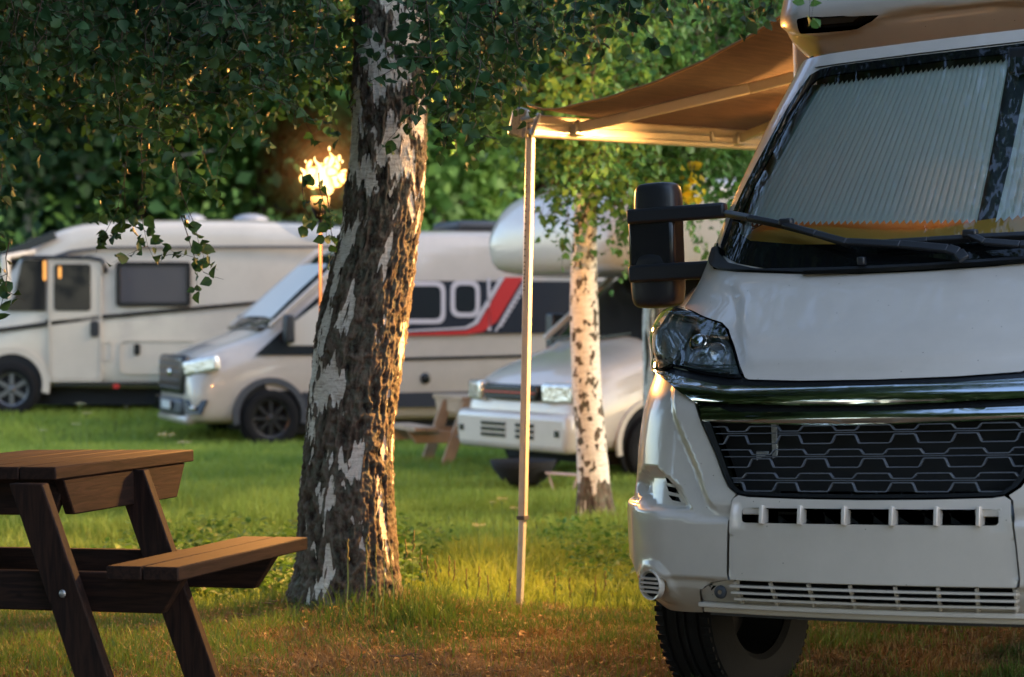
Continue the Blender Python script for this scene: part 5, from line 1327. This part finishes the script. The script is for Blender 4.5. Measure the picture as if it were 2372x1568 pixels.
# ---- champagne camper van
GZ2 = -.38
van = tag(empty('camper_van', (-4.33, 27.5, GZ2), vrot(math.radians(68))), 'champagne high-roof camper van with black side band and red stripe, behind the big birch', 'camper van')
st = [(0, .42, .70, .62, .76, .92, .60), (.06, .30, .88, .66, .90, 1.10, .76), (.22, .27, .96, .78, .98, 1.22, .86), (.55, .27, .99, .95, 1.0, 1.33, .90), (.95, .27, 1.0, 1.02, 1.02, 1.46, .91), (1.08, .27, 1.0, 1.05, 1.02, 1.56, .89), (1.5, .27, 1.0, 1.1, 1.02, 1.95, .85), (1.9, .27, 1.0, 1.15, 1.02, 2.30, .83), (2.2, .27, 1.0, 1.2, 1.03, 2.55, .82), (2.6, .27, 1.0, 1.2, 1.03, 2.72, .84), (3.2, .27, 1.0, 1.2, 1.03, 2.78, .86), (5.9, .27, 1.0, 1.2, 1.03, 2.78, .86), (6.1, .35, .96, 1.2, .99, 2.7, .82)]
B = MB(); loft(B, st); B.build('body', M['silver'], van, subsurf=2)
vR = vrot(math.radians(68)); vO = Vector((-4.33, 27.5, GZ2)); vI = (Matrix.Translation(vO) @ vR.to_4x4()).inverted()
def onflank(px, py, x=1.02, I=vI, O=vO, R=vR):
    c = I @ Vector((0, 0, CAM_H)); q = I @ pix(px, py, 30); d = q - c; tt = (x - c.x) / d.x; p = c + d * tt; return p.y, p.z
def vf(name, L, m, t=.02, x=1.026, parent=None): return sidepoly(name, [onflank(*p, x=x) for p in L], x, m, parent or van, t)
# side glass, black band, stripes
vf('front_side_window', [(592, 822), (690, 730), (742, 682), (800, 660), (800, 822)], M['tinted'], x=1.018)
vf('side_blind', [(668, 800), (672, 752), (742, 700), (800, 672), (800, 800)], material('pale_side_blind', (.50, .47, .42), rough=.5), x=1.032)  # pale patch laid over the glass in place of its reflection
vf('black_side_band', [(815, 650), (1420, 652), (1430, 770), (815, 776)], material('anthracite_decal', (.018, .020, .030), rough=.25), x=1.03)
vf('red_stripe', [(1170, 642), (1212, 642), (1150, 745), (1118, 768), (1080, 775), (870, 778), (870, 775), (1080, 766), (1108, 752)], M['red'], x=1.044)
vf('pale_pinstripe', [(1158, 642), (1168, 642), (1106, 750), (1080, 762), (870, 772), (870, 769), (1078, 757), (1098, 745)], material('pale_decal', (.55, .50, .52), rough=.4), x=1.044)
vf('pale_pinstripe', [(1218, 642), (1222, 642), (1150, 768), (1145, 768)], bpy.data.materials['pale_decal'], x=1.044)
vf('pale_pinstripe', [(1128, 643), (1135, 643), (1137, 766), (1130, 766)], bpy.data.materials['pale_decal'], x=1.044)
for k in range(9):
    q = k / 9; xx = 1212 + (1153 - 1212) * q; yy = 664 + (760 - 664) * q; vf('checker_mark', [(xx, yy), (xx + 7, yy), (xx + 2, yy + 8), (xx - 5, yy + 8)], bpy.data.materials['pale_decal'], x=1.044)
for (a, b_, c, d_) in ((905, 640 + 12, 1030, 750), (1042, 650, 1110, 735)):
    y0, z0 = onflank(a, d_); y1, z1 = onflank(c, b_); f = frame_poly('window_frame', y0, z0, y1, z1, 1.03, bpy.data.materials['pale_decal'], van, .06, .13, .02); sidepoly('pane', rrect(y0 + .055, z0 + .055, y1 - .055, z1 - .055, .09), 1.042, M['tinted'], f, .012)
vf('dark_moulding', [(880, 829), (1430, 816), (1430, 822), (880, 836)], M['satin'], x=1.03)
vf('sill_band', [(700, 908), (900, 910), (1430, 900), (1430, 938), (900, 944), (700, 948)], material('sill_plastic', (.018, .022, .034), rough=.5), x=1.026)
y0, z0 = onflank(985, 876); B = MB(); B.ball((1.03, y0, z0), (.02, .07, .075), 16, 8); B.build('fuel_cap', M['satin'], van, smooth=True)
for y in (1.0, 4.75):
    wheel_at(van, y, .985, .36, .235, 'alloy', M['blackrim'], 8, 1); wheel_at(van, y, -.88, .36, .235, 'alloy', M['blackrim'], 8, -1); well(van, y, .40, .42, 1.008); arch(van, y, .40, .40, 1.02, M['grey'], .075, .07)
B = MB(); B.box((0, 3.0, .26), (1.7, 4.2, .2)); B.box((.7, 2.9, .12), (.25, .45, .3)); B.build('underbody', M['dark'], van)
# front: grille, lamps, bumper insert, screen
B = MB(); B.box((0, .035, .90), (1.26, .14, .50)); gl_ = B.build('grille', M['satin'], van, bevel=.065, seg=4)
for k in range(4): B = MB(); B.box((0, -.035, .74 + k * .10), (1.1, .02, .018)); B.build('grille_bar', M['grey'], gl_)
B = MB(); B.ball((0, -.04, .93), (.10, .02, .05), 16, 8); B.build('oval_badge', M['chrome'], gl_, smooth=True)
M['lampclear'] = material('clear_headlight', (.75, .72, .66), rough=.15, metal=.7, bump=1, bscale=22)
for sg in (1, -1):
    B = MB(); Rz = Matrix.Rotation(sg * math.radians(38), 3, 'Z') @ Matrix.Rotation(math.radians(sg * -10), 3, 'Y'); B.box((sg * .865, .17, 1.02), (.54, .10, .20), Rz); B.build('headlight', M['lampclear'], van, bevel=.045, seg=3)
    B = MB(); V = [(sg * .72, -.02, .60), (sg * .78, 0, .42), (sg * .96, .14, .42), (sg * .985, .22, .60)]; V = [(a * 1.01, b - .015, c) for a, b, c in V]; B.add(V, [(0, 1, 2, 3)]); o = B.build('fog_lamp_recess', M['satin'], van); md = o.modifiers.new('s', 'SOLIDIFY'); md.thickness = .03
    B = MB(); B.ball((sg * .88, .05, .50), (.06, .03, .03), 12, 8); B.build('fog_lamp', M['lampclear'], van, smooth=True)
    B = MB(); B.box((sg * 1.10, 1.22, 1.48), (.18, .13, .36)); B.bar((sg * .98, 1.2, 1.40), (sg * 1.12, 1.22, 1.40), .06, .07); B.build('door_mirror', M['black'], van, bevel=.04)
B = MB(); B.box((0, .02, .50), (1.2, .12, .22)); B.build('bumper_insert', M['grey'], van, bevel=.05); B = MB(); B.box((0, .06, .345), (1.55, .16, .12)); B.build('bumper_lip', M['silver'], van, bevel=.05)
B = MB(); B.box((0, -.08, .52), (.46, .012, .10)); B.build('number_plate', material('plate', (.6, .6, .58), rough=.4), van)
# the windscreen follows the loft
def ring_top(y, fx, lift=.012):
    s = np.array(st); zt = np.interp(y, s[:, 0], s[:, 5]); wt = np.interp(y, s[:, 0], s[:, 6]); zk = np.interp(y, s[:, 0], s[:, 3]); wk = np.interp(y, s[:, 0], s[:, 4]); return wt, zt
def screen(parent, yb, yt, wf, m, name='windscreen', sink=.02):
    B = MB(); V = []; ny, nx = 8, 10
    for i in range(ny + 1):
        y = yb + (yt - yb) * i / ny; wt, zt = ring_top(y, 0)
        for j in range(nx + 1):
            a = (j / nx * 2 - 1) * wf; V.append((wt * a, y - .03 + sink * 0, zt + .012 - .10 * abs(a) ** 5))
    F = [(i * (nx + 1) + j, i * (nx + 1) + j + 1, (i + 1) * (nx + 1) + j + 1, (i + 1) * (nx + 1) + j) for i in range(ny) for j in range(nx)]
    B.add(V, F); return B.build(name, m, parent, smooth=True)
for sg in (1, -1):
    B = MB(); B.bar((sg * .93, 1.02, 1.50), (sg * .84, 2.2, 2.52), .07, .07); B.build('door_pillar', M['silver'], van, bevel=.02)
sc_ = screen(van, 1.06, 2.05, .93, M['tinted'])
M['silverblind'] = material('silver_screen_cover', (.60, .58, .55), rough=.35)
B = MB(); V = []
for i in range(7):
    y = 1.14 + (1.90 - 1.14) * i / 6; wt, zt = ring_top(y, 0)
    for a in (-.75, -.3, .1, .5, .84): V.append((wt * a, y - .05, zt + .02 - .05 * abs(a) ** 4))
B.add(V, [(i * 5 + j, i * 5 + j + 1, (i + 1) * 5 + j + 1, (i + 1) * 5 + j) for i in range(6) for j in range(4)]); B.build('thermal_screen', M['silverblind'], sc_, smooth=True)
B = MB(); B.bar((.2, .98, 1.52), (.85, 1.10, 1.60), .03, .03); B.bar((-.5, .98, 1.52), (.15, 1.08, 1.60), .03, .03); B.box((0, .98, 1.48), (1.5, .12, .04)); B.build('wiper', M['satin'], van)
B = MB(); wt, zt = ring_top(2.5, 0); B.box((0, 4.3, 2.84), (1.0, 1.2, .12)); B.box((.9, 2.15, 2.42), (.12, .35, .14)); B.build('roof_box', M['grey'], van, bevel=.05)

# ---- alcove motorhome
GZ3 = -.33
alc = tag(empty('motorhome', (.02, 20.8, GZ3), vrot(math.radians(56))), 'older cream motorhome with a big rounded alcove over the cab, behind the slim birch', 'motorhome')
st = [(0, .36, .72, .50, .86, .66, .80), (.05, .29, .88, .52, .93, .90, .86), (.18, .28, .95, .60, .97, 1.05, .88), (.5, .28, .98, .85, .99, 1.18, .90), (.95, .28, .99, .98, 1.0, 1.30, .86), (1.05, .28, .99, 1.0, 1.0, 1.40, .84), (1.5, .28, .99, 1.05, 1.0, 1.84, .82), (1.85, .28, .99, 1.1, 1.0, 2.06, .78), (2.3, .28, .99, 1.1, 1.0, 2.08, .80)]
B = MB(); loft(B, st); B.build('cab', M['white'], alc, subsurf=1)
B = MB(); sa = [(.52, 2.18, .70, 2.30, .80, 2.42, .62), (.55, 2.06, .95, 2.32, 1.04, 2.56, .86), (.68, 2.00, 1.06, 2.36, 1.12, 2.74, .98), (.95, 1.97, 1.10, 2.4, 1.15, 2.88, 1.06), (1.5, 1.97, 1.12, 2.4, 1.16, 2.98, 1.10), (2.3, 2.0, 1.12, 2.4, 1.16, 2.98, 1.10), (2.4, 2.0, 1.12, 2.4, 1.16, 2.98, 1.10)]
sa = [(q[0] - (.20 if q[0] < 2 else 0), *q[1:]) for q in sa]; loft(B, sa); B.build('alcove', M['white'], alc, subsurf=2)
B = MB(); B.prism([(-1.14, .42), (1.14, .42), (1.14, 2.78), (1.06, 2.90), (-1.06, 2.90), (-1.14, 2.78)], 2.25, axis=1, t=4.3); B.build('living_body', M['white2'], alc, bevel=.05)
sc2 = screen(alc, 1.04, 1.82, .96, M['tinted'], 'windscreen')
aR = vrot(math.radians(56)); aI = (Matrix.Translation((.02, 20.8, GZ3)) @ aR.to_4x4()).inverted()
def af(name, L, m, x=1.008, t=.02, parent=None): return sidepoly(name, [(y, z) for y, z in L], x, m, parent or alc, t)
cd = af('cab_door', rounded([(1.35, .50), (2.2, .50), (2.2, 1.9), (1.75, 1.9), (1.36, 1.40)], .05), M['white'], 1.0)
af('cab_window', rounded([(1.40, 1.30), (2.12, 1.30), (2.12, 1.86), (1.80, 1.86)], .04), M['tinted'], 1.0, .05, cd)
for sg in (1, -1):
    B = MB(); B.bar((sg * .95, 1.02, 1.36), (sg * .84, 1.86, 2.04), .07, .06); B.build('door_pillar', M['white'], alc, bevel=.02)
af('side_repeater', rrect(.98, .93, 1.08, 1.01, .03), M['amber'], 1.0, .05); af('door_handle', rrect(1.2, 1.18, 1.27, 1.30, .02), M['satin'], 1.0, .03)
for sg in (1, -1):
    B = MB(); B.box((sg * 1.16, 1.30, 1.42), (.14, .16, .40)); B.bar((sg * .98, 1.25, 1.34), (sg * 1.14, 1.3, 1.34), .05, .06); B.build('door_mirror', M['black'], alc, bevel=.05)
    B = MB(); Rz = Matrix.Rotation(sg * math.radians(16), 3, 'Z'); B.box((sg * .70, .055, .86), (.40, .12, .20), Rz); B.build('headlight', M['lampclear'], alc, bevel=.035, seg=3)
    B = MB(); Rz = Matrix.Rotation(sg * math.radians(50), 3, 'Z'); B.box((sg * .925, .15, .86), (.12, .08, .17), Rz); B.build('indicator', M['white'], alc, bevel=.02)
B = MB(); B.box((0, -.00, .86), (.90, .10, .15)); g_ = B.build('grille', M['satin'], alc, bevel=.02)
for k in range(3): B = MB(); B.box((0, -.06, .82 + k * .04), (.84, .02, .012)); B.build('grille_bar', M['grey'] if k != 1 else M['red'], g_)
B = MB(); B.prism([(-.93, .30), (-.97, .50), (-.95, .68), (.95, .68), (.97, .50), (.93, .30)], -.06, axis=1, t=.22); B.build('bumper', M['white'], alc, bevel=.07, seg=4)
for x0 in (-.42, .12):
    for k in range(3): B = MB(); B.box((x0 + .15, -.062, .44 + k * .055), (.42 if x0 < 0 else .3, .02, .035)); B.build('bumper_slot', M['satin'], alc)
for x0 in (-.84, .80): B = MB(); B.box((x0, -.05, .49), (.08, .03, .06)); B.build('tow_cover', M['satin'], alc)
for (x0, y0) in ((-.2, .35), (.25, .35)): B = MB(); B.ball((x0, y0, 1.075), (.03, .03, .012), 10, 6); B.build('washer_jet', M['satin'], alc, smooth=True)
for y in (.92, 4.6):
    for sg in (1, -1): wheel_at(alc, y, sg * (.965 if y < 2 else 1.10), .335, .22, 'alloy', M['alloy'], 7, sg)
    well(alc, y, .38, .40, .995 if y < 2 else 1.142)
arch(alc, .92, .38, .385, 1.0, M['white'], .05, .04)
B = MB(); B.box((0, 3.2, .30), (1.7, 5.4, .24)); B.build('underbody', M['dark'], alc)
B = MB(); B.bar((-.1, .93, 1.36), (.5, 1.05, 1.42), .03, .03); B.bar((-.7, .93, 1.36), (-.15, 1.05, 1.42), .03, .03); B.build('wiper', M['satin'], alc)
af('side_window', rrect(3.0, 1.45, 4.1, 2.0, .08), M['tinted'], 1.145, .03); af('side_locker', rrect(2.6, .55, 3.5, 1.0, .05), M['white2'], 1.145, .02)
# curtains glimpsed behind the windscreen
# ---- black bowl grill on the grass
p = pix(1212, 1100, 19.2); gzb = float(ground_z(p.x, 19.2))
bb = tag(empty('fire_bowl', (p.x, 19.2, gzb)), 'black fire bowl on the grass in front of the alcove motorhome bumper', 'fire bowl')
B = MB(); B.lathe([(0, .02), (.10, .035), (.20, .10), (.275, .20), (.30, .27), (.28, .27), (.18, .14), (0, .08)], 28, axis=2); B.build('bowl', M['dark'], bb, smooth=True)
for a in (0.3, 2.4, 4.5): B = MB(); B.bar((math.cos(a) * .12, math.sin(a) * .12, .06), (math.cos(a) * .22, math.sin(a) * .22, -.01), .02, .02); B.build('leg', M['black'], bb)
# pale folding trestle by the slim birch
p = pix(1305, 1078, 19.0); e = tag(empty('folding_stool', (p.x, 19.0, float(ground_z(p.x, 19.0)))), 'small pale folding stool between the fire bowl and the slim birch', 'stool')
pk = material('pale_metal', (.55, .42, .38), rough=.5); B = MB(); B.bar((-.16, 0, .17), (.16, 0, .15), .12, .015); B.build('seat', pk, e)
for a in (-1, 1): B = MB(); B.bar((a * .13, 0, .16), (a * .08, 0, -.01), .02, .02); B.build('leg', pk, e)

# ================================================================ flowering weeds
wf_m = material('umbel_flower', (.50, .52, .34), rough=.7, trans=.2); stem_m = material('stem', (.12, .22, .05), rough=.6)
def umbel(px, py, Y, lab, r=.035, tall=None):
    top = pix(px, py, Y); z0 = float(ground_z(top.x, Y)); h = top.z - z0; e = tag(empty('wild_umbel', (top.x, Y, z0)), lab, 'wildflower', 'white umbel flowers in the meadow')
    B = MB(); B.tube([(0, 0, 0), (.01, 0, h * .5), (0, 0, h)], [.004, .003, .002], 5)
    fl_ = MB(); R = random.Random(int(px))
    for k in range(9):
        a = k * 2.4; q = (math.cos(a) * r * (k / 9) ** .5 * 1.2, math.sin(a) * r * (k / 9) ** .5, h + .015); B.tube([(0, 0, h - .02), q], .001, 4, caps=False)
        for _ in range(7): fl_.ball((q[0] + R.gauss(0, r * .12), q[1] + R.gauss(0, r * .12), q[2] + R.gauss(0, r * .12)), (r * .07, r * .07, r * .06), 6, 4)
    B.build('stem', stem_m, e); fl_.build('flower_head', wf_m, e, smooth=True)
umbel(1107, 1222, 12.2, 'single white umbel on a straight stem between the big birch and the awning pole')
umbel(1162, 1160, 13.0, 'two-branched umbel just left of the awning pole', .03); umbel(1190, 1182, 12.6, 'small umbel touching the awning pole on its left', .025); umbel(1140, 1168, 13.4, 'faint umbel at the left of the pair beside the awning pole', .02)
for px, py, Y, lab, r in [(185, 938, 20, 'tall pale umbel under the left motorhome door', 0.042), (200, 960, 19, 'pale umbel a little right of the tallest one under the left motorhome', 0.036), (175, 985, 19.5, 'low pale umbel below the left motorhome door', 0.036), (383, 1010, 17, 'broad pale umbel below the front bumper of the camper van', 0.060), (425, 1028, 17.5, 'pale umbel just above the picnic table corner', 0.048), (100, 1000, 20, 'pale umbel at the left between motorhome and table', 0.030)]: umbel(px, py, Y, lab, r)
# tall seed-head grasses at the birch foot
B = MB(); S = MB(); R = random.Random(4)
for px, py, Y in [(958, 1242, 10.0), (940, 1262, 10.0), (975, 1285, 10.1), (990, 1300, 10.2), (1010, 1310, 10.2), (1040, 1300, 10.3), (1052, 1310, 10.3), (1080, 1330, 10.4), (1110, 1325, 10.4), (850, 1250, 9.7), (870, 1275, 9.7), (890, 1262, 9.7), (905, 1290, 9.75), (805, 1262, 9.7), (1130, 1345, 10.4), (1180, 1350, 10.5), (1285, 1345, 10.5), (1320, 1350, 10.5), (1400, 1335, 10.6), (1380, 1348, 10.6)]:
    p = pix(px, py, Y); z0 = float(ground_z(p.x, Y)); b0 = Vector((p.x + R.uniform(-.04, .04), Y, z0)); B.tube([b0, b0.lerp(p, .5) + Vector((.006, 0, 0)), p], [.0025, .002, .001], 4, caps=False)
    for k in range(8):
        q = p + Vector((R.gauss(0, .003), 0, -.012 * k + .02)); S.ball(q, (.004, .004, .009), 5, 4)
o = B.build('seed_grass_stems', stem_m, None); tag(o, 'thin stalks of seeding grass by the foot of the big birch', kind='stuff')
o = S.build('seed_heads', material('seed_head', (.20, .17, .05), rough=.8), None); tag(o, 'brown seed heads of grass by the foot of the big birch', kind='stuff')
